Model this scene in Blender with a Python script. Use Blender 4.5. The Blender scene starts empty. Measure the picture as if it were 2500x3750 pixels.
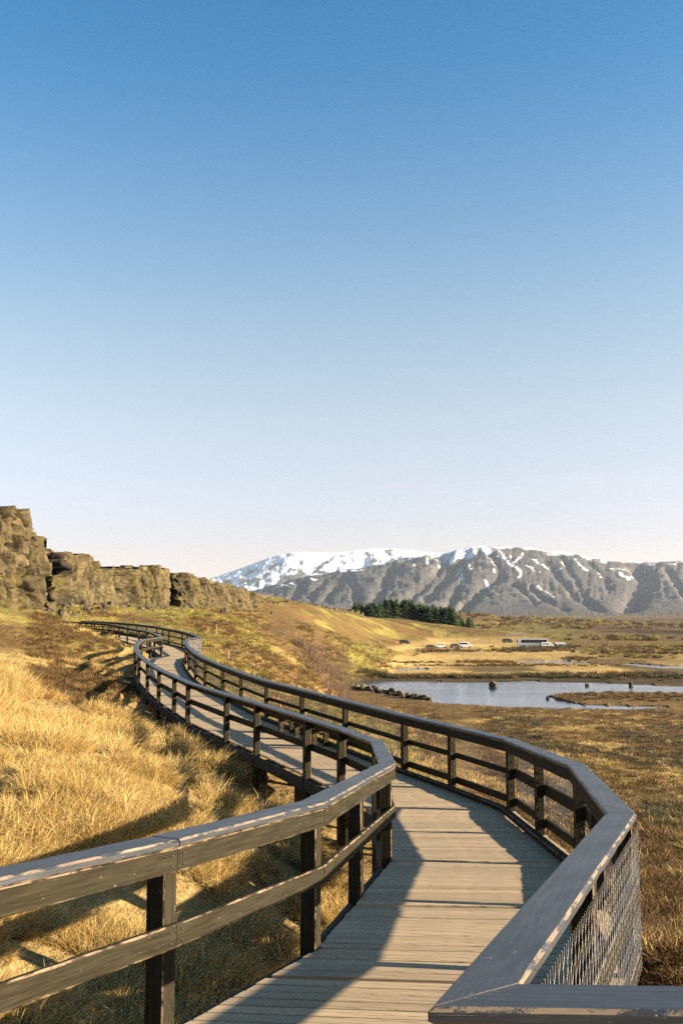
import bpy, bmesh, math, random
import numpy as np
from mathutils import Vector, Matrix

# ------------------------------------------------------------------ camera, sky, sun, exposure
SC = bpy.context.scene
COL = SC.collection
F = 3646.0                                   # focal length in photo pixels (35 mm on a 36 mm tall frame)
HZ = 2245.0                                  # horizon row in the photo
TH = math.atan((HZ - 1875.0) / F)

cam_d = bpy.data.cameras.new('camera')
cam_d.sensor_fit = 'VERTICAL'; cam_d.sensor_height = 36.0; cam_d.sensor_width = 24.0
cam_d.lens = 35.0; cam_d.clip_start = 0.05; cam_d.clip_end = 60000
cam = bpy.data.objects.new('camera', cam_d); COL.objects.link(cam)
cam.location = (0, 0, 0); cam.rotation_euler = (math.pi / 2 + TH, 0, 0)
SC.camera = cam

SUN_EL = math.radians(15.8)
SUN_AZ = math.radians(99.0)                  # clockwise from +Y (the view direction): sun on the right, a touch behind
world = bpy.data.worlds.new('World'); SC.world = world; world.use_nodes = True
wn = world.node_tree.nodes; wl = world.node_tree.links
bg = wn['Background']
sky = wn.new('ShaderNodeTexSky'); sky.sky_type = 'NISHITA'; sky.sun_disc = False
sky.sun_elevation = SUN_EL; sky.sun_rotation = SUN_AZ
sky.altitude = 100; sky.air_density = 1.0; sky.dust_density = 0.6; sky.ozone_density = 2.0
# film-like colour response of the sky by elevation, the same in every direction
tcw = wn.new('ShaderNodeTexCoord'); nrm = wn.new('ShaderNodeVectorMath'); nrm.operation = 'NORMALIZE'; wl.new(tcw.outputs['Generated'], nrm.inputs[0])
sep = wn.new('ShaderNodeSeparateXYZ'); wl.new(nrm.outputs[0], sep.inputs[0])
rmp = wn.new('ShaderNodeValToRGB'); wl.new(sep.outputs[2], rmp.inputs[0])
STOPS = [(0.06, (0.470, 0.352, 0.405)), (0.12, (0.560, 0.430, 0.440)), (0.203, (0.685, 0.516, 0.430)), (0.306, (0.580, 0.540, 0.475)), (0.435, (0.270, 0.450, 0.512)), (0.542, (0.085, 0.385, 0.505)), (0.80, (0.17, 0.34, 0.42))]
while len(rmp.color_ramp.elements) < len(STOPS): rmp.color_ramp.elements.new(0.5)
for e_, (p_, c_) in zip(rmp.color_ramp.elements, STOPS): e_.position = p_; e_.color = (*c_, 1)
mul = wn.new('ShaderNodeMix'); mul.data_type = 'RGBA'; mul.blend_type = 'MULTIPLY'; mul.inputs[0].default_value = 1.0
rmp.color_ramp.interpolation = 'B_SPLINE'
wl.new(sky.outputs[0], mul.inputs[6]); wl.new(rmp.outputs[0], mul.inputs[7])
# a few thin rosy streaks of cirrus low over the horizon, all round
mp_ = wn.new('ShaderNodeMapping'); mp_.inputs['Scale'].default_value = (2.2, 2.2, 26); wl.new(nrm.outputs[0], mp_.inputs[0])
cn = wn.new('ShaderNodeTexNoise'); cn.inputs['Scale'].default_value = 1.3; cn.inputs['Detail'].default_value = 5; cn.inputs['Distortion'].default_value = 0.6; wl.new(mp_.outputs[0], cn.inputs['Vector'])
cr = wn.new('ShaderNodeValToRGB'); wl.new(cn.outputs['Fac'], cr.inputs[0])
cr.color_ramp.elements[0].position = 0.50; cr.color_ramp.elements[0].color = (0, 0, 0, 1); cr.color_ramp.elements[1].position = 0.75; cr.color_ramp.elements[1].color = (0.42, 0.42, 0.42, 1)
br_ = wn.new('ShaderNodeValToRGB'); wl.new(sep.outputs[2], br_.inputs[0]); be = br_.color_ramp.elements
be.new(0.5); be.new(0.5)
for e_, (p_, v_) in zip(be, [(0.04, 0.0), (0.08, 1.0), (0.11, 1.0), (0.17, 0.0)]): e_.position = p_; e_.color = (v_, v_, v_, 1)
cm = wn.new('ShaderNodeMath'); cm.operation = 'MULTIPLY'; wl.new(cr.outputs[0], cm.inputs[0]); wl.new(br_.outputs[0], cm.inputs[1])
cl_ = wn.new('ShaderNodeMix'); cl_.data_type = 'RGBA'; wl.new(cm.outputs[0], cl_.inputs[0]); wl.new(mul.outputs[2], cl_.inputs[6]); cl_.inputs[7].default_value = (1.92, 1.74, 1.86, 1)
wl.new(cl_.outputs[2], bg.inputs['Color']); bg.inputs['Strength'].default_value = 0.10

sun_d = bpy.data.lights.new('sun', 'SUN'); sun_d.energy = 5.0; sun_d.angle = math.radians(0.55)
sun_d.color = (1.0, 0.835, 0.61)
sun = bpy.data.objects.new('sun', sun_d); COL.objects.link(sun)
S_DIR = Vector((math.cos(SUN_EL) * math.sin(SUN_AZ), math.cos(SUN_EL) * math.cos(SUN_AZ), math.sin(SUN_EL)))
sun.rotation_euler = S_DIR.to_track_quat('Z', 'Y').to_euler()
sun.location = S_DIR * 100

vs = SC.view_settings
vs.view_transform = 'Standard'; vs.look = 'None'; vs.exposure = 2.2; vs.gamma = 1.0
vs.use_curve_mapping = False
cy = SC.cycles
cy.max_bounces = 6; cy.diffuse_bounces = 1; cy.glossy_bounces = 3; cy.transparent_max_bounces = 8
cy.volume_bounces = 0; cy.use_denoising = False; cy.use_adaptive_sampling = False; cy.sample_clamp_indirect = 3.0

RNG = np.random.default_rng(7)
random.seed(7)

# ------------------------------------------------------------------ helpers
def ray(px, py):
    """photo pixel -> (X/Y, Z/Y) of the line of sight"""
    u = (px - 1250.0) / F; v = -(py - 1875.0) / F
    Y = math.cos(TH) - v * math.sin(TH); Z = math.sin(TH) + v * math.cos(TH)
    return u / Y, Z / Y

def at(px, py, d):
    a, z = ray(px, py)
    return (a * d, d, z * d)

def tag(o, label=None, cat=None, group=None, kind=None):
    if label: o['label'] = label
    if cat: o['category'] = cat
    if group: o['group'] = group
    if kind: o['kind'] = kind
    return o

def empty(name, loc=(0, 0, 0), rz=0.0):
    o = bpy.data.objects.new(name, None); o.empty_display_size = 0.2
    COL.objects.link(o); o.location = loc; o.rotation_euler = (0, 0, rz)
    return o

def obj(name, me, parent=None):
    o = bpy.data.objects.new(name, me); COL.objects.link(o)
    if parent is not None: o.parent = parent
    return o

def mesh_np(name, V, Fq, mat=None, smooth=False, col=None):
    """mesh from numpy verts (n,3) and quads (m,4)"""
    V = np.asarray(V, np.float32); Fq = np.asarray(Fq, np.int32)
    me = bpy.data.meshes.new(name)
    k = Fq.shape[1]
    me.vertices.add(len(V)); me.vertices.foreach_set('co', V.ravel())
    me.loops.add(Fq.size); me.loops.foreach_set('vertex_index', Fq.ravel())
    me.polygons.add(len(Fq)); me.polygons.foreach_set('loop_start', np.arange(0, Fq.size, k, dtype=np.int32))
    me.update(calc_edges=True)
    if smooth: me.polygons.foreach_set('use_smooth', np.ones(len(Fq), bool))
    if col is not None:
        c = np.ones((len(V), 4), np.float32); c[:, :3] = col
        at_ = me.color_attributes.new('col', 'FLOAT_COLOR', 'POINT'); at_.data.foreach_set('color', c.ravel())
    if mat: me.materials.append(mat)
    me.validate()
    return me

def grid_faces(nr, nc):
    i = np.arange(nr - 1)[:, None] * nc + np.arange(nc - 1)[None, :]
    return np.stack([i, i + 1, i + nc + 1, i + nc], -1).reshape(-1, 4)

# ---- numpy noise
def _h(ix, iy, iz=0, seed=0):
    n = (ix.astype(np.int64) * 374761393 + iy.astype(np.int64) * 668265263 + np.asarray(iz).astype(np.int64) * 2147483647 + seed * 974634777) & 0xffffffff
    n = ((n ^ (n >> 13)) * 1274126177) & 0xffffffff
    n = ((n ^ (n >> 16)) * 2246822519) & 0xffffffff
    return ((n ^ (n >> 15)) & 0xffffff).astype(np.float64) / 0xffffff

def vnoise(x, y, seed=0):
    x = np.asarray(x, float); y = np.asarray(y, float)
    ix = np.floor(x); iy = np.floor(y); fx = x - ix; fy = y - iy
    fx = fx * fx * fx * (fx * (fx * 6 - 15) + 10); fy = fy * fy * fy * (fy * (fy * 6 - 15) + 10)
    a = _h(ix, iy, 0, seed); b = _h(ix + 1, iy, 0, seed); c = _h(ix, iy + 1, 0, seed); d = _h(ix + 1, iy + 1, 0, seed)
    return (a + (b - a) * fx) * (1 - fy) + (c + (d - c) * fx) * fy

def fbm(x, y, oct=4, seed=0, gain=0.5):
    s = 0.0; a = 1.0; t = 0.0
    for o in range(oct):
        s = s + a * (vnoise(x * 2 ** o + 17.3 * o, y * 2 ** o - 9.1 * o, seed + o) - 0.5); t += a; a *= gain
    return s / t * 2.0                       # about -1..1

def vor2(x, y, seed=0, border=False):
    """nearest-cell value with F1, or with F2 - F1 (distance to the cell border)"""
    ix = np.floor(x); iy = np.floor(y); best = np.full(np.shape(x), 9.0); sec = best.copy(); val = np.zeros(np.shape(x))
    for dx in (-1, 0, 1):
        for dy in (-1, 0, 1):
            cx = ix + dx; cyy = iy + dy
            qx = cx + _h(cx, cyy, 0, seed); qy = cyy + _h(cx, cyy, 0, seed + 5)
            d = (x - qx) ** 2 + (y - qy) ** 2
            m = d < best
            sec = np.where(m, best, np.minimum(sec, d))
            best = np.where(m, d, best); val = np.where(m, _h(cx, cyy, 0, seed + 9), val)
    return val, (np.sqrt(sec) - np.sqrt(best) if border else np.sqrt(best))

def sm(a, b, x):
    t = np.clip((x - a) / (b - a), 0, 1); return t * t * (3 - 2 * t)

# ---- material helper
class M:
    def __init__(s, name, rough=0.8, spec=0.3):
        s.m = bpy.data.materials.new(name); s.m.use_nodes = True
        s.n = s.m.node_tree.nodes; s.l = s.m.node_tree.links
        s.b = s.n['Principled BSDF']; s.out = s.n['Material Output']
        s.b.inputs['Roughness'].default_value = rough
        s.b.inputs['Specular IOR Level'].default_value = spec
    def node(s, t, **kw):
        n = s.n.new(t)
        for k, v in kw.items():
            if k in n.inputs.keys(): n.inputs[k].default_value = v
            else: setattr(n, k, v)
        return n
    def link(s, a, b): s.l.new(a, b)
    def coord(s, kind='Object', scale=(1, 1, 1)):
        tc = s.n.new('ShaderNodeTexCoord'); mp = s.n.new('ShaderNodeMapping'); mp.inputs['Scale'].default_value = scale
        s.link(tc.outputs[kind], mp.inputs[0]); return mp.outputs[0]
    def world(s, scale=(1, 1, 1)):
        g = s.n.new('ShaderNodeNewGeometry'); mp = s.n.new('ShaderNodeMapping'); mp.inputs['Scale'].default_value = scale
        s.link(g.outputs['Position'], mp.inputs[0]); return mp.outputs[0]
    def noise(s, vec, scale, detail=4, rough=0.55, dist=0.0):
        n = s.node('ShaderNodeTexNoise'); n.inputs['Scale'].default_value = scale; n.inputs['Detail'].default_value = detail
        n.inputs['Roughness'].default_value = rough; n.inputs['Distortion'].default_value = dist
        s.link(vec, n.inputs['Vector']); return n.outputs['Fac']
    def ramp(s, fac, stops):
        r = s.n.new('ShaderNodeValToRGB'); e = r.color_ramp.elements
        while len(e) < len(stops): e.new(0.5)
        for i, (p, c) in enumerate(stops):
            e[i].position = p; e[i].color = (c, c, c, 1) if not isinstance(c, tuple) else (*c, 1)
        s.link(fac, r.inputs[0]); return r.outputs[0]
    def mix(s, fac, a, b, mode='MIX'):
        n = s.n.new('ShaderNodeMix'); n.data_type = 'RGBA'; n.blend_type = mode
        for sock, v in ((n.inputs[0], fac), (n.inputs[6], a), (n.inputs[7], b)):
            if isinstance(v, (int, float)): sock.default_value = v
            elif isinstance(v, tuple): sock.default_value = (*v, 1)
            else: s.link(v, sock)
        return n.outputs[2]
    def math(s, op, a, b=0.0):
        n = s.n.new('ShaderNodeMath'); n.operation = op
        for sock, v in ((n.inputs[0], a), (n.inputs[1], b)):
            if isinstance(v, (int, float)): sock.default_value = v
            else: s.link(v, sock)
        return n.outputs[0]
    def color(s, c):
        if isinstance(c, tuple): s.b.inputs['Base Color'].default_value = (*c, 1)
        else: s.link(c, s.b.inputs['Base Color'])
        return s
    def bump(s, h, strength=0.5, dist=0.02):
        n = s.n.new('ShaderNodeBump'); n.inputs['Strength'].default_value = strength; n.inputs['Distance'].default_value = dist
        s.link(h, n.inputs['Height']); s.link(n.outputs[0], s.b.inputs['Normal']); return s
    def attr(s, name):
        n = s.n.new('ShaderNodeAttribute'); n.attribute_name = name; return n
    def rnd(s):
        return s.n.new('ShaderNodeObjectInfo').outputs['Random']

def plain(name, c, rough=0.6, spec=0.3, metal=0.0):
    m = M(name, rough, spec).color(c); m.b.inputs['Metallic'].default_value = metal
    w = m.noise(m.coord('Object'), 3.0, 3)
    m.color(m.mix(m.ramp(w, [(0.3, 0.82), (0.7, 1.0)]), (0, 0, 0), c, 'MIX'))
    return m.m

# ------------------------------------------------------------------ materials
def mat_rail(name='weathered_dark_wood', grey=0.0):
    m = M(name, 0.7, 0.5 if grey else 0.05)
    uv = m.coord('UV', (0.9, 16, 1))
    g = m.noise(uv, 3.0, 5, 0.65)
    uv2 = m.coord('UV', (1, 2.2, 1))
    blot = m.noise(uv2, 2.4, 4, 0.6)
    base = m.ramp(g, [(0.25, (0.007, 0.006, 0.0035)), (0.5, (0.019, 0.016, 0.009)), (0.75, (0.042, 0.034, 0.019))])
    base = m.mix(m.ramp(blot, [(0.35, 0.0), (0.75, 0.55)]), base, (0.032, 0.028, 0.020))
    if grey: base = m.mix(grey, base, m.ramp(g, [(0.25, (0.013, 0.017, 0.024)), (0.8, (0.042, 0.050, 0.064))]))  # blue-grey top boards: the sky's sheen put into their base colour
    # bare patches where the stain has flaked, and chipped arrises
    ed = m.attr('edge').outputs['Fac']
    n1 = m.noise(m.coord('UV', (1, 3, 1)), 5.0, 5, 0.7)
    chip = m.math('MULTIPLY', ed, m.ramp(n1, [(0.45, 0.0), (0.53, 1.0)]))
    fl = m.noise(m.coord('UV', (3.0, 9, 1)), 3.6, 3, 0.6)
    fleck = m.ramp(fl, [(0.67, 0.0), (0.71, 0.7)])
    wear = m.math('MAXIMUM', chip, fleck)
    split = m.ramp(m.noise(m.coord('UV', (0.5, 40, 1)), 3.0, 3, 0.6), [(0.64, 0.0), (0.70, 0.8)])
    base = m.mix(split, base, (0.004, 0.0035, 0.003))
    base = m.mix(wear, base, (0.17, 0.125, 0.08))
    m.color(base)
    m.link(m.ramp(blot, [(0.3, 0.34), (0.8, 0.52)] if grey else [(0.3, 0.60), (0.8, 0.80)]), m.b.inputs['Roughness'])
    m.bump(m.math('SUBTRACT', m.math('ADD', g, m.math('MULTIPLY', wear, -0.8)), split), 0.6, 0.005)
    return m.m

def mat_deck():
    m = M('weathered_deck_plank', 0.75, 0.25)
    rn = m.attr('rnd').outputs['Fac']
    uv = m.coord('UV', (0.8, 14, 1))
    g = m.noise(uv, 4.0, 6, 0.7)
    st = m.noise(m.coord('UV', (1.2, 2.5, 1)), 1.6, 4, 0.6)
    c = m.ramp(g, [(0.2, (0.20, 0.145, 0.088)), (0.5, (0.38, 0.285, 0.175)), (0.8, (0.48, 0.37, 0.24))])
    c = m.mix(m.ramp(rn, [(0.0, 0.0), (1.0, 0.6)]), c, (0.21, 0.155, 0.098))
    c = m.mix(m.ramp(st, [(0.5, 0.0), (0.85, 0.4)]), c, (0.25, 0.20, 0.15))
    crack = m.ramp(m.noise(m.coord('UV', (0.7, 45, 1)), 3.0, 3, 0.6), [(0.66, 0.0), (0.72, 0.7)])
    c = m.mix(crack, c, (0.10, 0.075, 0.05))
    m.color(c); m.bump(m.math('SUBTRACT', g, crack), 0.4, 0.004)
    return m.m

def mat_beam():
    m = M('dark_timber', 0.85, 0.2)
    g = m.noise(m.coord('UV', (0.8, 12, 1)), 3.0, 5, 0.65)
    m.color(m.ramp(g, [(0.25, (0.022, 0.020, 0.014)), (0.8, (0.065, 0.055, 0.036))]))
    m.bump(g, 0.4, 0.006); return m.m

def mat_ground():
    m = M('heath_ground', 0.95, 0.1)
    a = m.attr('col').outputs['Color']
    w = m.world()
    n1 = m.noise(w, 2.3, 6, 0.7); n2 = m.noise(w, 0.35, 5, 0.65); n3 = m.noise(m.world((1, 0.35, 1)), 0.06, 5, 0.65)
    f = m.math('MULTIPLY', m.ramp(n1, [(0.25, 0.55), (0.75, 1.35)]), m.math('MULTIPLY', m.ramp(n2, [(0.25, 0.7), (0.75, 1.25)]), m.ramp(n3, [(0.3, 0.75), (0.7, 1.2)])))
    c = m.mix(1.0, a, f, 'MULTIPLY')
    m.color(c)
    m.bump(m.math('ADD', n1, m.math('MULTIPLY', n2, 3.0)), 0.8, 0.25)
    return m.m

def mat_vcol(name, rough=0.95, sc=0.6, bs=0.5, bd=0.3):
    m = M(name, rough, 0.15)
    a = m.attr('col').outputs['Color']; w = m.world()
    n1 = m.noise(w, sc, 6, 0.7)
    m.color(m.mix(1.0, a, m.ramp(n1, [(0.25, 0.62), (0.75, 1.3)]), 'MULTIPLY'))
    m.bump(n1, bs, bd); return m.m

def mat_blade(name, stops, trans=0.25):
    m = M(name, 0.7, 0.2)
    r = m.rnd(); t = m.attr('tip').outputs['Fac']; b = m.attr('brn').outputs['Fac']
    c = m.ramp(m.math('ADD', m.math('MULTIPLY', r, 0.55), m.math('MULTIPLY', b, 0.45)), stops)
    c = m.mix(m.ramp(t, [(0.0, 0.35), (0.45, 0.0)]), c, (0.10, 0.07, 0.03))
    m.color(c)
    tr = m.node('ShaderNodeBsdfTranslucent'); m.link(c, tr.inputs[0])
    mx = m.node('ShaderNodeMixShader'); mx.inputs[0].default_value = trans
    m.link(m.b.outputs[0], mx.inputs[1]); m.link(tr.outputs[0], mx.inputs[2]); m.link(mx.outputs[0], m.out.inputs[0])
    return m.m

def mat_water():
    m = M('pond_water', 0.06, 0.5)
    m.b.inputs['IOR'].default_value = 1.33
    m.color((0.015, 0.035, 0.07))
    w = m.world((1.0, 1.6, 1))
    n = m.noise(w, 0.55, 5, 0.6); n2 = m.noise(w, 0.06, 3, 0.5)
    h = m.math('MULTIPLY', n, m.ramp(n2, [(0.35, 0.5), (0.65, 1.0)]))
    m.bump(h, 1.0, 0.05); return m.m

def mat_wire():
    m = M('galvanised_wire', 0.38, 0.5).color((0.46, 0.46, 0.47)); m.b.inputs['Metallic'].default_value = 0.7
    n = m.noise(m.world(), 9.0, 3)
    m.color(m.ramp(n, [(0.3, (0.36, 0.36, 0.38)), (0.75, (0.62, 0.61, 0.60))])); return m.m

def mat_rock():
    m = M('lava_rock', 0.9, 0.2)
    w = m.world()
    a = m.noise(w, 1.6, 6, 0.7); b = m.noise(w, 0.4, 4, 0.6)
    c = m.ramp(a, [(0.3, (0.02, 0.017, 0.012)), (0.55, (0.075, 0.06, 0.04)), (0.8, (0.17, 0.14, 0.095))])
    c = m.mix(m.ramp(b, [(0.55, 0.0), (0.7, 0.5)]), c, (0.17, 0.15, 0.05))
    m.color(c); m.bump(a, 0.7, 0.12); return m.m

RAIL = mat_rail(); CAP = mat_rail('sky_tinted_top_board', 0.75); DECK = mat_deck(); BEAM = mat_beam(); GROUND = mat_ground(); WATER = mat_water()
WIRE = mat_wire(); ROCK = mat_rock()
CLIFF = mat_vcol('basalt_cliff', 0.95, 0.9, 0.8, 0.35)
MOUNT = mat_vcol('mountain_slope', 0.95, 0.02, 0.9, 28.0)
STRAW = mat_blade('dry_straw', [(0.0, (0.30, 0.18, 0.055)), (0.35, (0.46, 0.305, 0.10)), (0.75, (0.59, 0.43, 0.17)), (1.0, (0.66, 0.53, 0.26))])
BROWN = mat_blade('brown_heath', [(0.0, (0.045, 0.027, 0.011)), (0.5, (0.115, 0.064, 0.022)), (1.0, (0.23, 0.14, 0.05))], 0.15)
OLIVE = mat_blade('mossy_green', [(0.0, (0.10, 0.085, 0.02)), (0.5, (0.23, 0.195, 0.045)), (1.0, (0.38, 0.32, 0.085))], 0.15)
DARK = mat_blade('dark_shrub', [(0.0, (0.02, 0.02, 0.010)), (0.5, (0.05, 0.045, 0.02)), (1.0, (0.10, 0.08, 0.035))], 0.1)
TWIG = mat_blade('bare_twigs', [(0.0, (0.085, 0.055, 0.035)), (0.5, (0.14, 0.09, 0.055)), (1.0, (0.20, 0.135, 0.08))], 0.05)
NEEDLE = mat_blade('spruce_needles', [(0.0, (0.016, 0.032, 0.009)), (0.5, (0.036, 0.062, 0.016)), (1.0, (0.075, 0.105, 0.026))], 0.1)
BARK = plain('bark', (0.09, 0.06, 0.04), 0.9)

# ------------------------------------------------------------------ boardwalk lines
HD = [-6, 0, 3, 6.5, 10.2, 14, 16, 25, 30, 33, 40, 50, 60, 66, 74, 80, 90, 120]
HH = [1.73, 1.75, 2.0, 2.27, 2.53, 2.78, 2.81, 2.77, 2.74, 2.68, 2.5, 2.25, 2.1, 2.03, 1.9, 1.81, 1.74, 1.6]
def deck_z(y): return -np.interp(y, HD, HH)

LEFT = [(-3.55, 0.2), (-0.93, 5.45), (-0.19, 7.16), (0.49, 10.63), (0.51, 14.11), (0.02, 16.0), (-0.57, 17.5),
        (-1.67, 20.29), (-2.5, 22.28), (-3.9, 25.87), (-4.64, 28.21), (-5.59, 31.06), (-6.54, 34.14), (-7.52, 37.55),
        (-8.32, 40.82), (-8.86, 43.3), (-9.43, 46.6), (-9.65, 48.6), (-9.5, 50.1), (-9.22, 51.6), (-10.5, 56.6), (-11.74, 61.0), (-12.95, 64.4), (-14.6, 68.6),
        (-16.2, 73.3), (-18.0, 77.8), (-20.2, 82.2), (-22.7, 87.0), (-25.05, 90.6), (-28, 94.5)]
RIGHT = [(3.6, 2.60), (2.0, 2.61), (0.39, 2.70), (1.82, 6.54), (2.44, 10.4), (2.42, 14.46), (1.8, 16.43), (1.14, 18.06), (0.10, 20.9), (-0.9, 23.7),
         (-1.94, 26.5), (-2.95, 29.9), (-3.81, 32.6), (-4.84, 35.96), (-5.6, 38.8), (-6.45, 42.7), (-7.1, 46.0), (-7.53, 49.3), (-7.27, 51.86), (-8.14, 55.4), (-9.66, 61.1), (-11.31, 66.0),
         (-13.1, 71.3), (-15.83, 77.8), (-18.4, 83.5), (-21.19, 89.2), (-24.5, 94.5)]

def normals(P, side):
    """per-vertex miter vectors pointing to the deck side; side=+1: deck to the right of the line"""
    P = np.array(P, float); d = np.diff(P, axis=0); d /= np.linalg.norm(d, axis=1)[:, None]
    n = np.stack([d[:, 1], -d[:, 0]], 1) * side
    m = [n[0]]
    for i in range(1, len(P) - 1):
        s = n[i - 1] + n[i]; m.append(s / (1 + n[i - 1] @ n[i]))
    m.append(n[-1]); return P, np.array(m)

PL, ML = normals(LEFT, +1); PR, MR = normals(RIGHT, -1)
CEN = np.array([(-1.0, -4), (-1.0, 1.0), (-0.55, 4.0), (0.35, 6.2), (1.0, 8.0), (1.42, 10.5), (1.45, 14.2), (0.95, 16.0), (0.22, 18.0), (-0.45, 19.6), (-1.2, 21.6), (-2.0, 23.7), (-2.9, 26.1), (-3.75, 28.9),
                (-4.7, 31.9), (-5.7, 35.1), (-6.55, 38.2), (-7.3, 41.7), (-7.95, 44.6), (-8.4, 47.3), (-8.55, 50), (-8.3, 51.7), (-9.3, 56), (-10.7, 61.0), (-12.15, 65.3), (-13.8, 70), (-16.0, 75.2),
                (-18.3, 80), (-20.7, 85), (-23.1, 89.9), (-26.2, 94.5)])

def dist_center(X, Y):
    X = np.asarray(X, float); Y = np.asarray(Y, float); best = np.full(X.shape, 1e9); by = np.zeros(X.shape)
    for a, b in zip(CEN[:-1], CEN[1:]):
        ab = b - a; t = np.clip(((X - a[0]) * ab[0] + (Y - a[1]) * ab[1]) / (ab @ ab), 0, 1)
        d = np.hypot(X - a[0] - t * ab[0], Y - a[1] - t * ab[1]); m = d < best
        best = np.where(m, d, best); by = np.where(m, a[1] + t * ab[1], by)
    return best, by

# ------------------------------------------------------------------ ground height
CP = []
for (px, py, d) in [                                              # sighted ground points: pixel, distance
    (0, 2900, 12.5), (0, 2640, 16.5), (0, 2505, 23), (300, 2600, 24), (600, 2690, 24), (-500, 2500, 18), (-500, 2300, 40),
    (300, 2750, 18), (600, 2850, 15.5), (450, 3000, 12.5),
    (400, 2490, 33), (350, 2405, 42), (100, 2335, 48), (300, 2335, 56), (0, 2262, 72), (150, 2262, 84), (250, 2276, 88), (-400, 2200, 80),
    (0, 2216, 122), (160, 2240, 138), (280, 2196, 158), (390, 2200, 172), (420, 2212, 190), (610, 2222, 214), (690, 2235, 228), (820, 2212, 270), (960, 2200, 325),
    (300, 2265, 115), (500, 2262, 130), (650, 2290, 110), (800, 2350, 80), (800, 2285, 130), (800, 2245, 195), (1000, 2300, 150), (1000, 2410, 95), (1000, 2500, 58),
    (1200, 2410, 145), (1200, 2310, 225), (1150, 2490, 105), (1100, 2420, 118), (1230, 2505, 168), (1050, 2210, 360), (1150, 2219, 395), (1230, 2234, 430), (1300, 2246, 470),
    (1300, 2290, 420), (1400, 2330, 420), (1450, 2362, 395), (1400, 2248, 560), (1330, 2275, 560), (1550, 2248, 900), (1700, 2250, 950),
    (1350, 2600, 110), (1350, 2660, 78), (1600, 2660, 98), (1900, 2660, 105), (2400, 2660, 110), (2400, 2750, 74), (2400, 2900, 40), (2400, 3150, 18.5), (2450, 3500, 10.5),
    (1700, 2750, 55), (2000, 2720, 72), (2000, 2900, 30), (2900, 2900, 40), (3500, 2700, 90), (2900, 3400, 15),
]:
    CP.append(at(px, py, d))
ZP = -13.0
for r in (130, 160, 200, 260, 330, 430, 600, 850, 1200, 1800, 3000, 6000, 12000):
    for a in (10, 20, 35, 60, 100, 140, 180):
        CP.append((r * math.sin(math.radians(a)), r * math.cos(math.radians(a)), ZP))
for r in (190, 260, 350): CP.append((r * 0.055, r, ZP))
for r in (620, 800): CP.append((r * .12, r, ZP)); CP.append((r * .05, r, ZP + 1))
for r in (1300, 1800, 3000, 6000, 12000): CP += [(r * .06, r, ZP), (-r * .1, r, -6), (-r * .4, r, 2), (-r * .9, r * .2, 2)]
for r in (150, 260, 450): CP += [(-r * .55, r * .9, 2.5), (-r * .95, r * .3, 4)]
CP += [(-8, 3, -1.4), (-14, 6, -0.6), (-12, -10, -1.0), (-30, -20, 2), (-60, 20, 4), (-35, 25, 1.2), (0, -12, -3.3), (12, -10, -4.8), (30, -10, -7), (8, 4, -4.0), (20, 8, -6.2), (60, 20, -11.5)]
for y in (1.0, 4, 7, 10, 13, 16, 19, 22, 25, 28, 31, 34, 37, 40, 44, 48, 52, 57, 62, 68, 75, 82, 90):
    xl = np.interp(y, PL[:, 1], PL[:, 0]); xr = np.interp(y, PR[2:, 1], PR[2:, 0]); z = deck_z(y)
    cl = np.interp(y, [0, 12, 17, 21, 24, 30, 40, 55, 90], [1.7, 1.5, 1.1, 0.55, 0.42, 0.6, 0.5, 0.35, 0.25])
    cr = np.interp(y, [0, 12, 20, 30, 45, 60, 90], [1.5, 1.4, 1.1, 0.8, 0.7, 0.45, 0.3])
    CP.append((xl - 0.5, y, z - cl)); CP.append(((xl + xr) / 2, y, z - (cl + cr) / 2)); CP.append((xr + 0.8, y, z - cr))
for px in (1450, 1550, 1700, 1900, 2100):
    for d in (212, 235, 270, 320, 390, 470):
        if px > 1500 or d < 330: CP.append(((px - 1250) / F * d, d, ZP))
for (px, py) in ((1240, 2522), (1300, 2530), (1400, 2545), (1560, 2570), (1700, 2580), (1850, 2592), (1322, 2490), (1450, 2490), (1600, 2488), (1400, 2460)):
    a_, zr_ = ray(px, py); d = ZP / zr_; CP.append((a_ * d, d, ZP - 0.05))
for (px, d, z_) in ((1300, 150, -12.6), (1300, 110, -10.4), (1300, 70, -7.4), (1300, 45, -5.4), (1400, 130, -12.4), (1400, 100, -10.9), (1400, 70, -8.4), (1240, 165, -12.9), (1215, 172, -12.7), (1250, 140, -12.4), (1200, 150, -11.4), (1240, 118, -10.7), (1230, 90, -7.6), (1600, 125, -12.6), (1900, 122, -12.7), (2300, 122, -12.7)): CP.append(((px - 1250) / F * d, d, z_))
CP = np.array(CP)

def pol(X, Y):
    r = np.hypot(X, Y)
    return np.arctan2(X, Y), np.log(np.maximum(r, 3.0))
cu, cv = pol(CP[:, 0], CP[:, 1])
def kern(du, dv): 
    return np.sqrt(du ** 2 + dv ** 2 + 0.0009)
Kc = kern(cu[:, None] - cu[None], cv[:, None] - cv[None]) + np.eye(len(CP)) * -0.01
A_ = np.block([[Kc, np.ones((len(CP), 1))], [np.ones((1, len(CP))), np.zeros((1, 1))]])
WC = np.linalg.solve(A_, np.append(CP[:, 2], 0))

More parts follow.
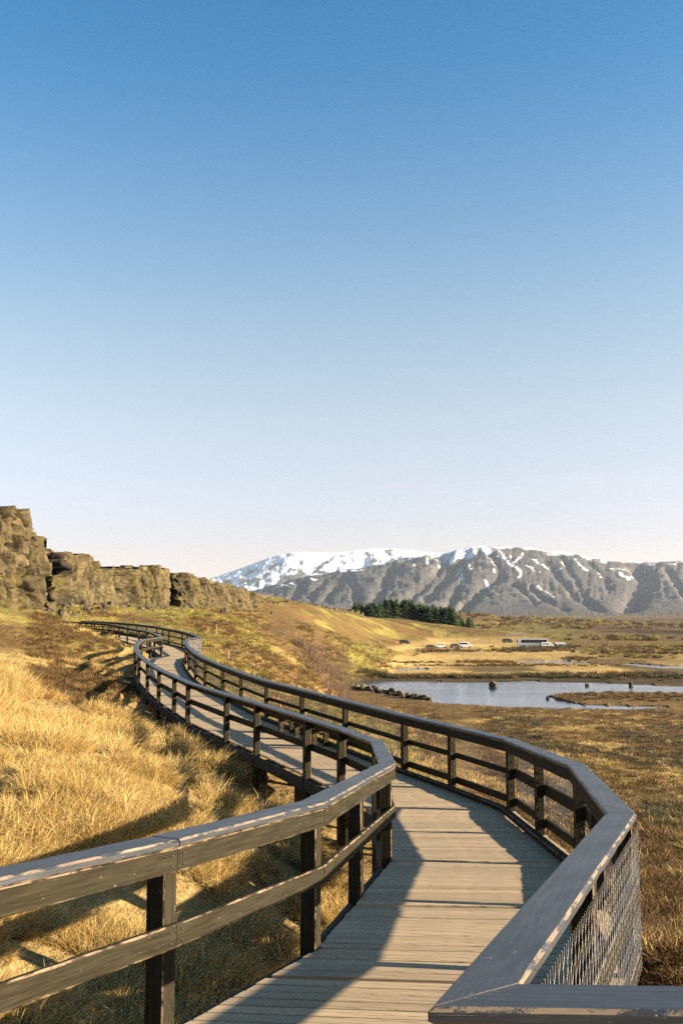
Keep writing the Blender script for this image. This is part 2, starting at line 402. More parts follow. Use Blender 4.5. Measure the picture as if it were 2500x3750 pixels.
POND = [ray(*p) for p in [(1223, 2517), (1260, 2520), (1400, 2542), (1560, 2568), (1580, 2573), (1700, 2577), (1840, 2589), (1950, 2591), (2100, 2597), (2300, 2599), (2445, 2594),
        (2355, 2589), (2226, 2586), (2097, 2576), (2040, 2562), (1996, 2550), (2071, 2538), (2269, 2534), (2500, 2538), (3200, 2560), (3400, 2500), (2500, 2514), (2312, 2507), (2140, 2499), (1925, 2495), (1804, 2499), (1580, 2495), (1322, 2495)]]
def on_plain(a, z): d = ZP / z; return (a * d, d)
POND = [on_plain(*p) for p in POND]
POOLS = [[on_plain(*ray(*p)) for p in q] for q in (
    [(1395, 2452), (1470, 2457), (1560, 2454), (1570, 2448), (1500, 2444), (1420, 2446)],
    [(1780, 2424), (1900, 2426), (2060, 2429), (2160, 2431), (2155, 2426), (2080, 2423), (2080, 2418), (1990, 2421), (1850, 2420)],
    [(2280, 2434), (2420, 2448), (2520, 2450), (2800, 2446), (2800, 2436), (2470, 2440), (2380, 2436), (2300, 2430)])]

def inside(X, Y, poly):
    c = np.zeros(X.shape, bool); n = len(poly)
    for i in range(n):
        x0, y0 = poly[i]; x1, y1 = poly[(i + 1) % n]
        if y0 == y1: continue
        c ^= ((y0 > Y) != (y1 > Y)) & (X < (x1 - x0) * (Y - y0) / (y1 - y0) + x0)
    return c

def ground_z(X, Y, rough=True):
    X = np.asarray(X, float); Y = np.asarray(Y, float); sh = X.shape; X = X.ravel(); Y = Y.ravel()
    Z = np.empty(X.shape)
    u, v = pol(X, Y)
    for i in range(0, len(X), 40000):
        s = slice(i, i + 40000)
        Z[s] = kern(u[s, None] - cu[None], v[s, None] - cv[None]) @ WC[:-1] + WC[-1]
    r = np.hypot(X, Y)
    if rough:
        amp = np.interp(r, [3, 15, 60, 200, 600, 3000], [0.10, 0.22, 0.45, 0.9, 1.2, 3.0])
        sc = np.interp(r, [3, 15, 60, 200, 600, 3000], [0.0, 0, 0, 0, 0, 0])
        flat = sm(-10.5, -12.6, Z)
        n = fbm(X / 2.6, Y / 2.6, 4, 3) * 0.22 * (r < 150) + fbm(X / 9, Y / 9, 4, 11) * np.interp(r, [8, 40], [0.12, 0.5]) * (r > 8) \
            + fbm(X / 40, Y / 40, 4, 21) * np.interp(r, [40, 150], [0.0, 1.6]) * (1 - 0.75 * sm(-0.06, 0.0, u) * (r < 330)) + fbm(X / 160, Y / 160, 4, 31) * np.interp(r, [300, 900], [0, 2.2])
        Z = Z + n * (1 - 0.86 * flat * (r < 700))
    Z = Z - 2.4 * np.exp(-((u * F - 15) / 75) ** 2) * sm(70, 110, r) * sm(178, 165, r)
    dc, by = dist_center(X, Y)
    near = dc < 6
    lim = deck_z(by) - 0.30 + np.maximum(dc - 1.15, 0) * 0.75
    Z = np.where(near, np.minimum(Z, lim), Z)
    # ponds
    wob = fbm(X / 5, Y / 9, 3, 41) * 1.0
    m = inside(X + wob, Y + wob * 2, POND)
    pl = (r > 120) & (r < 420) & (Z < -11)
    Z = np.where(pl, np.maximum(Z, ZP + 0.12), Z)
    Z = np.where(m, ZP - 0.7, Z)
    # raised far bank of the pond
    for q in POOLS:
        Z = np.where(inside(X + wob * .6, Y + wob * 2, q), ZP - 0.5, Z)
    return Z.reshape(sh)

# ------------------------------------------------------------------ ground sheet
def build_ground():
    fine = np.linspace(-0.44, 0.44, 560)
    left = -0.44 - np.cumsum(np.geomspace(0.004, 0.16, 40)); left = left[left > -math.pi + .02]
    right = 0.44 + np.cumsum(np.geomspace(0.004, 0.16, 40)); right = right[right < math.pi - .02]
    ang = np.concatenate([[-math.pi], left[::-1], fine, right, [math.pi]])
    rr = np.concatenate([np.geomspace(0.4, 4, 20), np.geomspace(4.1, 900, 560), np.geomspace(915, 26000, 60)])
    R, A = np.meshgrid(rr, ang, indexing='ij')
    X = R * np.sin(A); Y = R * np.cos(A)
    Z = ground_z(X, Y)
    Z = np.where(R > 3000, np.minimum(Z, ZP + 4) - (R - 3000) * 0.0009, Z)
    # base colours of soil, straw, heath and moss (per zone, mottled)
    x = X.ravel(); y = Y.ravel(); z = Z.ravel(); r = R.ravel()
    c = np.zeros((len(x), 3))
    brown = np.array([0.135, 0.085, 0.030]); dark = np.array([0.045, 0.034, 0.016]); straw = np.array([0.42, 0.285, 0.10]); moss = np.array([0.235, 0.195, 0.045]); red = np.array([0.14, 0.080, 0.028])
    c[:] = brown
    def blend(m, col): nonlocal c; c = c * (1 - m[:, None]) + np.array(col) * m[:, None]
    px = 1250 + np.arctan2(x, y) * F
    # hill side: moss streaks running down the slope
    w = fbm(x / 14, y / 30, 3, 51) * 14
    streak = fbm((x * 0.8 + y * 0.25 + w) / 9, (y - x * .3) / 45, 4, 61)
    hill = sm(-12.3, -10.5, z) * sm(30, 60, r)
    blend(hill * sm(-0.12, 0.3, streak) * 0.9, moss)
    blend(hill * sm(0.1, 0.5, fbm(x / 22, y / 40, 4, 71)) * 0.6, red)
    blend(hill * sm(0.2, 0.6, fbm(x / 8, y / 16, 4, 75)) * 0.5, dark)
    # left bank of long straw
    lb = sm(6, -2, x - np.interp(y, CEN[:, 1], CEN[:, 0]) + 0) * sm(30, 24, r)
    blend(lb, np.array([0.28, 0.19, 0.075]))
    lb2 = (x < np.interp(y, CEN[:, 1], CEN[:, 0])) * sm(24, 30, r) * sm(150, 90, r)
    blend(lb2 * sm(-0.2, 0.3, fbm(x / 5, y / 11, 4, 81)) * 0.85, straw * 0.85)
    # heath on the near right
    nr = sm(0.0, 2.0, x - np.interp(y, CEN[:, 1], CEN[:, 0])) * sm(135, 118, r)
    blend(nr * sm(0.0, 0.45, fbm(x / 4, y / 7, 5, 91)) * 0.6, straw * 0.7)
    blend(nr * sm(0.05, 0.4, fbm(x / 7, y / 14, 5, 95)) * 0.75, dark)
    # meadows on the plain
    d_ = y
    md = sm(205, 225, d_) * sm(640, 560, d_) * sm(-11.2, -12.3, z) * sm(0.23, 0.18, np.arctan2(x, y) + fbm(x / 60, y / 60, 3, 97) * .06)
    blend(md * np.clip(0.8 + fbm(x / 25, y / 60, 4, 101) * 0.6, 0, 1), straw * 1.12)
    me2 = sm(205, 225, d_) * sm(330, 300, d_) * sm(-11.2, -12.3, z)
    blend(me2 * np.clip(0.45 + fbm(x / 14, y / 40, 4, 105) * 1.0, 0, 1), straw)
    # shore rushes
    sh = sm(180, 186, d_) * sm(212, 202, d_) * sm(-11.2, -12.3, z)
    blend(sh * 0.8, dark)
    blend(sm(0.08, 0.14, np.arctan2(x, y)) * sm(212, 220, d_) * sm(330, 250, d_) * sm(0.0, .4, fbm(x / 18, y / 30, 4, 109)) * .8, dark)
    # far plain: brown birch scrub with mossy and dark patches
    fp = sm(520, 640, r) * (1 - md)
    blend(fp, np.array([0.12, 0.072, 0.036]))
    blend(fp * sm(0.05, 0.4, fbm(x / 120, y / 260, 5, 111)) * 0.6, moss * .75)
    blend(fp * sm(0.05, 0.35, fbm(x / 70, y / 200, 5, 121)) * 0.75, dark * .8)
    gp = sm(0.14, 0.2, np.arctan2(x, y)) * sm(330, 420, r) * sm(640, 560, r)
    blend(gp * sm(-.1, 0.3, fbm(x / 30, y / 60, 5, 125)) * 0.7, moss * .6)
    # wet edge inside ponds
    blend((z < ZP - 0.05).astype(float) * (r < 420), np.array([0.06, 0.045, 0.03]))
    me = mesh_np('ground', np.stack([x, y, z], 1), grid_faces(len(rr), len(ang))[:, ::-1], GROUND, True, c)
    return tag(obj('ground', me), kind='structure')
ground = build_ground()

# ------------------------------------------------------------------ water
def sheet(name, xs, ys, z, mat):
    me = mesh_np(name, [(xs[0], ys[0], z), (xs[1], ys[0], z), (xs[1], ys[1], z), (xs[0], ys[1], z)], [(0, 1, 2, 3)], mat)
    return tag(obj(name, me), kind='structure')
def water_poly(name, poly, z, grow):
    P = np.array(poly); lo = P.min(0) - grow; hi = P.max(0) + grow
    return sheet(name, (lo[0], hi[0]), (lo[1], hi[1]), z, WATER)
water_poly('pond', POND, ZP, 8)
for q in POOLS: water_poly('pool', q, ZP - 0.02, 5)

# ------------------------------------------------------------------ mountains
def build_mountain(name, sil, d_ridge, d_foot, d_back, seed, snow_line, gully, shear, ravines=(), snows=(), patchy=0.0):
    pxs = np.linspace(sil[0][0], sil[-1][0], 620)
    top = np.interp(pxs, [p[0] for p in sil], [p[1] for p in sil])
    k = 0.5 ** np.abs(np.arange(-6, 7) / 2.0); k /= k.sum()
    top = np.convolve(np.pad(top, 6, 'edge'), k, 'valid')
    H = (HZ - top) / F * d_ridge
    T = np.concatenate([np.linspace(-0.03, 1.0, 190), np.linspace(1.02, 1.6, 30)])
    TT, PX = np.meshgrid(T, pxs, indexing='ij')
    HHm = np.broadcast_to(H, TT.shape)
    D = d_foot + (d_ridge - d_foot) * np.minimum(TT, 1) + np.maximum(TT - 1, 0) / 0.6 * (d_back - d_ridge)
    A = (PX - 1250) / F
    X = A * D; Y = D
    t = np.clip(TT, 0, 1)
    prof = 0.72 * t ** 1.25 + 0.28 * sm(0.45, 1.0, t)
    q = PX + shear * 260 * (1 - t) + fbm(PX / 160, t * 2.0, 3, seed) * 55
    big = fbm(q / 260, t * 0.9, 3, seed + 1)
    rid = 1 - np.abs(fbm(X / 900 + fbm(X / 500, Y / 500, 3, seed + 20) * .8, Y / 1300, 5, seed + 2)) * 2.2
    fine = 1 - np.abs(fbm(X / 260 + Y / 900, Y / 700, 5, seed + 3)) * 2
    env = np.sin(np.pi * np.clip(t, 0, 1) ** 0.8) ** 0.8
    Z = HHm * prof
    PYv = HZ - Z / D * F
    wx = fbm(PX / 60, PYv / 45, 4, seed + 21) * 13; wy = fbm(PX / 60 + 50, PYv / 45, 4, seed + 22) * 10
    def line_d(pl):
        best = np.full(PX.shape, 1e6)
        for (x0, y0_), (x1, y1_) in zip(pl[:-1], pl[1:]):
            dx = x1 - x0; dy = y1_ - y0_; tt = np.clip(((PX + wx - x0) * dx + (PYv + wy - y0_) * dy) / (dx * dx + dy * dy), 0, 1)
            best = np.minimum(best, np.hypot(PX + wx - x0 - tt * dx, PYv + wy - y0_ - tt * dy))
        return best
    for (w_, dep, pl) in ravines:
        dd = line_d(pl); Z = Z - 0.62 * dep * np.exp(-(dd / (w_ * 1.15)) ** 2) * sm(1.0, 0.86, t) * sm(0.0, 0.12, t)
    Z = Z + env * gully * (big * 0.55 + (rid - 0.5) * 0.36 + (fine - .5) * 0.20) * (HHm / 500) ** 0.5
    Z += (1 - np.abs(fbm(PX / 13 + wx * .05, t * 3.5 + PX / 90, 4, seed + 14)) * 2.2) * 9 * sm(0.1, 0.5, t) * sm(1.0, 0.93, t)
    Z += fbm(X / 120, Y / 160, 5, seed + 4) * 15 * np.clip(t * 3, 0, 1)
    back = np.maximum(TT - 1, 0) / 0.6
    Z = np.where(TT > 1, HHm * (1 - 0.25 * back ** 1.5), Z)
    Z = np.maximum(Z, -14 * np.ones_like(Z)) - np.where(t < 0.02, 30, 0)
    # albedo: grey-brown screes, dark heath at the foot, snow in the gullies and on the plateau
    c = np.empty(Z.shape + (3,))
    n = fbm(X / 300, Y / 300, 5, seed + 6)
    c[:] = np.array([0.066, 0.060, 0.058])
    f = sm(-0.1, 0.5, n)[..., None]; c = c * (1 - f) + np.array([0.098, 0.084, 0.074]) * f
    f = sm(0.25, 0.05, t)[..., None] * .8; c = c * (1 - f) + np.array([0.066, 0.054, 0.046]) * f
    n2 = fbm(PX / 24, PYv / 14, 5, seed + 8)
    s = sm(snow_line - 0.06, snow_line + 0.06, t + n * 0.05 + n2 * 0.10 - 0.05 * (rid - .5))
    if patchy: s = s * sm(-0.30, 0.05, n2 + (t - 0.75) * 2.0 - (fine - .5) * 0.5)
    for (w_, pl) in snows: s = np.maximum(s, sm(w_ * .8, w_ * 0.3, line_d(pl) + n2 * w_ * 0.9))
    s = np.maximum(s, sm(0.60, 0.72, n2 + n * .3) * sm(0.55, 0.8, t) * .8)
    s = np.maximum(s, (TT >= 1) * 0.95)
    c = c * (1 - s[..., None]) + np.array([0.80, 0.80, 0.82]) * s[..., None]
    me = mesh_np(name, np.stack([X, Y, Z], -1).reshape(-1, 3), grid_faces(len(T), len(pxs)), MOUNT, True, c.reshape(-1, 3))
    return tag(obj(name, me), kind='structure')

RAV = [(15, 75, [(1709, 2019), (1669, 2076), (1606, 2139), (1560, 2190)]), (12, 55, [(1698, 2105), (1663, 2174), (1640, 2215)]), (15, 70, [(1824, 2111), (1749, 2162), (1686, 2226)]), (9, 34, [(1876, 2134), (1956, 2208)]),
       (9, 36, [(1939, 2157), (2013, 2208), (2071, 2237)]), (11, 45, [(1996, 2059), (2094, 2180), (2163, 2220), (2208, 2243)]), (9, 32, [(2042, 2042), (2117, 2150), (2151, 2202)]), (30, 95, [(2330, 2080), (2362, 2139), (2310, 2197), (2289, 2248)]),
       (14, 60, [(1634, 2048), (1577, 2116), (1513, 2174), (1470, 2215)]), (12, 50, [(1284, 2135), (1300, 2197)]), (12, 45, [(1106, 2148), (1066, 2191)]), (11, 45, [(1250, 2135), (1200, 2190)]), (10, 40, [(1190, 2130), (1130, 2180)]), (12, 45, [(1430, 2090), (1400, 2160), (1370, 2200)]),
       (11, 40, [(2440, 2090), (2490, 2180), (2540, 2230)]), (9, 30, [(2150, 2050), (2230, 2150)]), (9, 28, [(1790, 2030), (1830, 2090)]), (20, 60, [(2700, 2070), (2640, 2200)]), (20, 60, [(2950, 2070), (3000, 2200)])]
SNW = [(4.5, [(1824, 2019), (1853, 2059), (1904, 2099), (1896, 2116)]), (4, [(1778, 2019), (1787, 2042)]), (5, [(1795, 2053), (1812, 2088)]), (3.5, [(1910, 2036), (1881, 2070)]), (3, [(1950, 2053), (2007, 2088)]), (5, [(1990, 2062), (2005, 2088)]), (4, [(2048, 2065), (2074, 2076)]),
       (4, [(2099, 2053), (2142, 2099)]), (3, [(2174, 2068), (2194, 2119)]), (5, [(2260, 2114), (2289, 2128), (2312, 2116)]), (10, [(1650, 2048), (1690, 2022), (1738, 2014)]), (6, [(1738, 2014), (1690, 2062), (1672, 2088)]), (5, [(1686, 2099), (1700, 2134)]), (3.5, [(1505, 2059), (1508, 2105)]),
       (3.5, [(1558, 2042), (1563, 2076)]), (3, [(1603, 2040), (1612, 2068)]), (5, [(1780, 2116), (1795, 2125)]), (4, [(2235, 2090), (2275, 2086)]), (3, [(1970, 2145), (2020, 2190)]), (4, [(1020, 2145), (1065, 2147)]), (5, [(1062, 2136), (1090, 2138)]), (4, [(1120, 2128), (1165, 2126)]), (4, [(1245, 2100), (1330, 2096)]),
       (3, [(2440, 2072), (2500, 2066), (2560, 2070)]), (3, [(1925, 2075), (1960, 2100)]), (3, [(1715, 2060), (1735, 2085)]), (4, [(2030, 2085), (2050, 2092)])]
build_mountain('mountain', [(300, 2225), (700, 2200), (930, 2163), (1080, 2122), (1250, 2090), (1400, 2066), (1500, 2042), (1560, 2030), (1640, 2028), (1680, 2012), (1730, 2000), (1850, 2003), (1950, 2012), (2050, 2021),
               (2200, 2046), (2290, 2064), (2350, 2062), (2500, 2054), (2800, 2040), (3300, 2060), (3900, 2120), (4600, 2230)], 7600, 5000, 9800, 200, 0.97, 48, -0.5, RAV, SNW)
build_mountain('mountain', [(-800, 2230), (200, 2190), (500, 2118), (600, 2112), (700, 2118), (790, 2116), (870, 2085), (970, 2048), (1050, 2026), (1150, 2022), (1230, 2026), (1300, 2018), (1400, 2009), (1480, 2014), (1560, 2022), (1700, 2040), (2000, 2090), (2600, 2200)],
               13500, 9800, 17000, 300, 0.50, 34, -0.3, [(12, 55, [(1230, 2028), (1180, 2060), (1140, 2090)]), (14, 55, [(1040, 2030), (960, 2062), (900, 2095)]), (12, 60, [(1340, 2060), (1290, 2090)])], [(5, [(990, 2070), (955, 2115)]), (5, [(1030, 2065), (1010, 2115)]), (5, [(900, 2090), (850, 2120)])], 1.0)

# ------------------------------------------------------------------ cliffs
def build_cliff(pts, tops, depth, seed, lean=0.10, crag=1.0, res=0.17, top_n=0.6):
    """pts: (px, py, d) along the foot, left to right; tops: (px, py) silhouette"""
    base = np.array([at(*p) for p in pts])
    # dense samples along the foot
    seg = np.linalg.norm(np.diff(base[:, :2], axis=0), axis=1); s = np.concatenate([[0], np.cumsum(seg)])
    n = max(30, int(s[-1] / res)); ss = np.linspace(0, s[-1], n)
    bx = np.interp(ss, s, base[:, 0]); by = np.interp(ss, s, base[:, 1]); bz = np.interp(ss, s, base[:, 2])
    ppx = 1250 + bx / by * F
    tz = (HZ - np.interp(ppx, [p[0] for p in tops], [p[1] for p in tops])) / F * by
    vv, f1 = vor2(ss / 2.2, ss * 0 + seed, seed)
    tz = tz + (vv - 0.5) * 0.9 * top_n + fbm(ss / 1.2, ss * 0, 3, seed) * 0.5 * top_n
    tx = np.gradient(bx); ty = np.gradient(by); ln = np.hypot(tx, ty); nx = ty / ln; ny = -tx / ln        # facing the camera side
    hmax = np.max(tz - bz); nv = max(12, int(hmax / res))
    rows = []; cols = []
    for j in range(nv + 1):
        v = j / nv
        z = bz - 1.5 + (tz - bz + 1.5) * v
        hgt = z - bz
        warp = fbm(ss / 5, z / 8, 3, seed + 3) * 1.1
        c1, f1 = vor2((ss + warp) / 1.8, z / 9.0 + seed, seed + 1, True)
        c2, f2 = vor2((ss + warp * .6) / 0.85, z / 2.6, seed + 2, True)
        c4, f4 = vor2(ss / 0.45 + warp * .3, z / 0.75, seed + 12, True)
        c3, _ = vor2((ss) / 7.0, z / 30.0, seed + 7)
        led = vnoise(ss / 5, np.floor(z / 1.7) * 3.7, seed + 15) - .5
        crack = (1 - sm(0.0, 0.17, f1)) * 2.0 + (1 - sm(0.0, 0.13, f2)) * 0.8
        off = crag * ((c1 - 0.5) * 1.7 + (c2 - 0.5) * 0.8 + (c4 - 0.5) * 0.35 + (c3 - .5) * 1.6 + led * .8 + fbm(ss / 0.6, z / 0.8, 3, seed + 4) * 0.25 + fbm(ss / 0.5, z / 6.0, 3, seed + 16) * 0.75 - crack)
        off = off - lean * hgt - 1.4 * (v > 0.93) * fbm(ss / 1.5, z * 0, 2, seed + 8) ** 2
        rows.append(np.stack([bx + nx * off, by + ny * off, z], 1))
        g = fbm(ss / 1.5, z / 3.0, 4, seed + 5); o = fbm(ss / 4, z / 4, 3, seed + 6)
        cc = np.outer(np.ones(n), [0.066, 0.051, 0.026]) * (1 + 0.8 * g + 0.6 * (c2 - 0.5) + .4 * (c1 - .5) + .7 * (c4 - .5))[:, None]
        f = (sm(0.0, 0.5, o) * 0.45)[:, None]; cc = cc * (1 - f) + np.array([0.085, 0.070, 0.020]) * f
        f = sm(0.05, -0.0, f2 - 0.0)[:, None] * 0; cc = cc * (1 - f)
        cols.append(np.clip(cc, 0.015, 0.5))
    last = rows[-1]
    for k, w in enumerate((0.06, 0.18, 0.45, 1.0)):
        rr_ = last.copy(); rr_[:, :2] *= (1 + depth * w / last[:, 1])[:, None]
        rr_[:, 2] += fbm(ss / 2 + k, ss * 0 + k * 3.1, 3, seed + 9) * 0.3 * top_n - 1.2 * w * w
        rows.append(rr_); cols.append(np.outer(np.ones(n), [0.075, 0.062, 0.02]))
    end = rows[-1].copy(); end[:, 2] = bz - 3; rows.append(end); cols.append(cols[-1])
    V = np.concatenate(rows); C = np.concatenate(cols)
    me = mesh_np('cliff', V, grid_faces(len(rows), n)[:, ::-1], CLIFF, False, C)
    return tag(obj('cliff', me), kind='structure')

build_cliff([(-900, 2200, 100), (-300, 2205, 112), (0, 2222, 124), (100, 2235, 131), (146, 2244, 134), (156, 2248, 140), (172, 2250, 152)],
            [(-900, 1680), (-300, 1740), (-60, 1798), (0, 1815), (26, 1830), (33, 1850), (112, 1868), (130, 1882), (142, 1915), (152, 1955), (165, 1995), (180, 2025)], 14, 1, 0.05, 1.0)
build_cliff([(186, 2240, 152), (180, 2240, 140), (200, 2222, 141), (290, 2205, 152), (385, 2208, 167), (394, 2212, 172), (408, 2212, 186)],
            [(170, 2045), (185, 2034), (215, 2030), (250, 2020), (290, 2027), (352, 2037), (358, 2052), (372, 2066), (385, 2078), (402, 2084), (420, 2090)], 10, 2, 0.05, 0.8)
build_cliff([(420, 2222, 190), (414, 2222, 175), (440, 2224, 178), (520, 2226, 192), (600, 2234, 204), (610, 2238, 212), (618, 2238, 232)],
            [(405, 2086), (425, 2079), (480, 2078), (500, 2085), (545, 2073), (572, 2070), (585, 2081), (612, 2083), (622, 2090)], 10, 3, 0.05, 0.8)
build_cliff([(590, 2235, 250), (720, 2235, 254)], [(590, 2112), (720, 2120)], 8, 4, 0.05, 0.7)
build_cliff([(678, 2262, 216), (700, 2258, 218), (760, 2245, 232), (840, 2230, 260), (920, 2218, 300), (990, 2208, 335), (1050, 2214, 365)],
            [(672, 2108), (695, 2101), (722, 2100), (750, 2106), (758, 2116), (800, 2126), (850, 2141), (880, 2143), (900, 2156), (930, 2166), (960, 2180), (990, 2194), (1050, 2206)], 9, 5, 0.28, 1.0)
build_cliff([(1040, 2222, 365), (1100, 2228, 392), (1180, 2236, 420), (1260, 2246, 450), (1330, 2254, 480)], [(1040, 2206), (1100, 2211), (1150, 2215), (1180, 2220), (1230, 2229), (1300, 2240), (1330, 2246)], 10, 6, 0.3, 0.9, 0.5, 1.6)
build_cliff([(1400, 2262, 900), (1560, 2262, 930), (1700, 2266, 960), (1800, 2272, 1000)], [(1400, 2240), (1500, 2240), (1560, 2236), (1640, 2240), (1720, 2246), (1800, 2256)], 20, 7, 0.7, 2.0, 1.0, 2.5)

# ------------------------------------------------------------------ boards
def board(name, A, B, prof, mat, parent, sub=0.0, chip=0.0, seed=0, edges=True):
    """sweep a closed profile from A to B. prof: list of (offset, z, is_edge); A and B give world xyz for (o, z)."""
    n = len(prof); L = (Vector(A(0, 0)) - Vector(B(0, 0))).length
    ns = 1 if sub <= 0 else max(1, int(L / sub))
    V = []; rnd = random.Random(seed); off = rnd.uniform(0, 60)
    for k in range(ns + 1):
        t = k / ns
        for (o, z, e) in prof:
            a = A(o, z); b = B(o, z)
            p = [a[i] + (b[i] - a[i]) * t for i in range(3)]
            V.append(p)
    if chip > 0 and ns > 2:
        P = np.array(V).reshape(ns + 1, n, 3); cen = P.mean(1, keepdims=True)
        kx = np.arange(ns + 1) * L / ns
        for j, (o, z, e) in enumerate(prof):
            if e:
                a = np.clip(fbm(kx * 3.1 + off, kx * 0 + j // 2 * 3.3, 4, 5 + j // 2), 0, 1) * chip
                dirv = cen[:, 0] - P[:, j]; dirv /= np.linalg.norm(dirv, axis=1)[:, None]
                P[:, j] += dirv * a[:, None]
        V = P.reshape(-1, 3).tolist()
    Fs = []; ed = []; uvs = []
    per = [0.0]
    for j in range(n):
        o0, z0, _ = prof[j]; o1, z1, _ = prof[(j + 1) % n]; per.append(per[-1] + math.hypot(o1 - o0, z1 - z0))
    for k in range(ns):
        for j in range(n):
            j2 = (j + 1) % n
            Fs.append((k * n + j, (k + 1) * n + j, (k + 1) * n + j2, k * n + j2))
            ed.append(1.0 if (prof[j][2] and prof[j2][2] and prof[j][2] == prof[j2][2]) else 0.0)
            u0 = off + L * k / ns; u1 = off + L * (k + 1) / ns
            uvs += [(u0, per[j]), (u1, per[j]), (u1, per[j + 1]), (u0, per[j + 1])]
    Fs.append(tuple(range(n))); Fs.append(tuple(reversed(range(ns * n, ns * n + n))))
    ed += [0.15, 0.15]
    for f in Fs[-2:]: uvs += [(off + prof[i % n][0] * .3, prof[i % n][1]) for i in f]
    me = bpy.data.meshes.new(name); me.from_pydata(V, [], Fs)
    uvl = me.uv_layers.new(name='UVMap'); uvl.data.foreach_set('uv', np.array(uvs, np.float32).ravel())
    a = me.attributes.new('edge', 'FLOAT', 'FACE'); a.data.foreach_set('value', np.array(ed, np.float32))
    a = me.attributes.new('rnd', 'FLOAT', 'FACE'); a.data.foreach_set('value', np.full(len(Fs), rnd.random(), np.float32))
    me.materials.append(mat)
    return obj(name, me, parent)

def rect(o0, o1, z0, z1, c=0.006):
    """chamfered rectangle; the chamfer faces are flagged as edges (1..4)"""
    return [(o0, z0 + c, 1), (o0, z1 - c, 2), (o0 + c, z1, 2), (o1 - c, z1, 3), (o1, z1 - c, 3), (o1, z0 + c, 4), (o1 - c, z0, 4), (o0 + c, z0, 1)]

def end_fn(P, Mi, d, gap):
    """a mitred end at vertex P: maps (offset, z) to world; d pulls the end along the board by gap"""
    zd = float(deck_z(P[1]))
    def f(o, z): return (P[0] + Mi[0] * o + d[0] * gap, P[1] + Mi[1] * o + d[1] * gap, zd + z)
    return f

def line_point(P, Mv, i, t):
    return P[i] + (P[i + 1] - P[i]) * t

def run_boards(name, P, Mv, prof, mat, parent, i0, i1, gap=0.003, chip=0.0, every=1):
    for i in range(i0, i1):
        d = (P[i + 1] - P[i]); L = np.linalg.norm(d); d = d / L
        near = min(np.hypot(*P[i]), np.hypot(*P[i + 1]))
        sub = 0.05 if near < 8 else (0.12 if near < 16 else (0.4 if near < 30 else 0))
        board(name, end_fn(P[i], Mv[i], d, gap), end_fn(P[i + 1], Mv[i + 1], d, -gap), prof, mat, parent, sub if chip > 0 else 0, chip if near < 18 else 0, seed=i * 7 + int(prof[0][1] * 100) + int(prof[0][0] * 1000))

def post(P2, nrm, o0, o1, hw, z0, z1, parent, seed, name='post', mat=None):
    """square post; nrm is the unit vector to the deck side"""
    t = np.array([-nrm[1], nrm[0]]); zd = float(deck_z(P2[1]))
    def fn(zz):
        def f(o, w): return (P2[0] + nrm[0] * o + t[0] * w, P2[1] + nrm[1] * o + t[1] * w, zd + zz)
        return f
    return board(name, fn(z0), fn(z1), rect(o0, o1, -hw, hw, 0.007), mat or RAIL, parent, 0, 0, seed)

def bays(P, i0, i1, step, extra=()):
    """post stations: every polyline vertex, plus even divisions of longer runs"""
    out = []
    for i in range(i0, i1):
        L = np.linalg.norm(P[i + 1] - P[i]); k = max(1, round(L / (step if P[i][1] < 13 else 3.6)))
        for j in range(k): out.append((i, j / k))
    out.append((i1 - 1, 1.0)); return out

NL = len(PL) - 1; NR = len(PR) - 1
left = empty('railing', (PL[2][0], PL[2][1], float(deck_z(PL[2][1]))))
tag(left, 'dark timber railing with two boards on the straw bank side of the boardwalk', 'railing', 'timber railings along the boardwalk')
right = empty('railing', (PR[4][0], PR[4][1], float(deck_z(PR[4][1]))))
tag(right, 'dark timber railing backed with wire mesh on the pond side of the boardwalk', 'railing', 'timber railings along the boardwalk')
def keep(o_list, root):
    inv = Matrix.Translation(root.location).inverted()
    for o in o_list: o.matrix_parent_inverse = inv
before = set(bpy.data.objects)
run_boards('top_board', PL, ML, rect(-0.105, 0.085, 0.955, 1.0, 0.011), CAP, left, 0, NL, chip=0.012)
run_boards('fascia_board', PL, ML, rect(0.035, 0.073, 0.83, 0.953, 0.005), RAIL, left, 0, NL, chip=0.004)
run_boards('mid_rail', PL, ML, rect(0.035, 0.073, 0.44, 0.565, 0.008), RAIL, left, 0, NL, chip=0.010)
for k, (i, t) in enumerate(bays(PL, 0, NL, 2.2)):
    p = line_point(PL, ML, i, t); n = ML[i] if t == 0 else (ML[i] * 0 + np.array([(PL[i + 1] - PL[i])[1], -(PL[i + 1] - PL[i])[0]]) / np.linalg.norm(PL[i + 1] - PL[i]))
    n = n / np.linalg.norm(n)
    g = float(ground_z(np.array([p[0] - n[0] * .05]), np.array([p[1] - n[1] * .05]))[0]) - float(deck_z(p[1]))
    post(p, n, -0.085, 0.032, 0.058, min(-0.25, g - 0.3), 0.952, left, 300 + k)
bolt_me = None
def bolt(P2, n, o, z, parent):
    global bolt_me
    if bolt_me is None:
        b = bmesh.new(); bmesh.ops.create_cone(b, cap_ends=True, segments=8, radius1=0.0075, radius2=0.005, depth=0.006, matrix=Matrix.Translation((0, 0, 0.004)))
        bolt_me = bpy.data.meshes.new('bolt'); b.to_mesh(bolt_me); b.free(); bolt_me.materials.append(plain('rusty_bolt', (0.06, 0.045, 0.035), 0.7))
    ob = obj('bolt', bolt_me, parent); ob.location = (P2[0] + n[0] * o, P2[1] + n[1] * o, float(deck_z(P2[1])) + z); ob.rotation_euler = Vector((n[0], n[1], 0)).to_track_quat('Z', 'Y').to_euler()
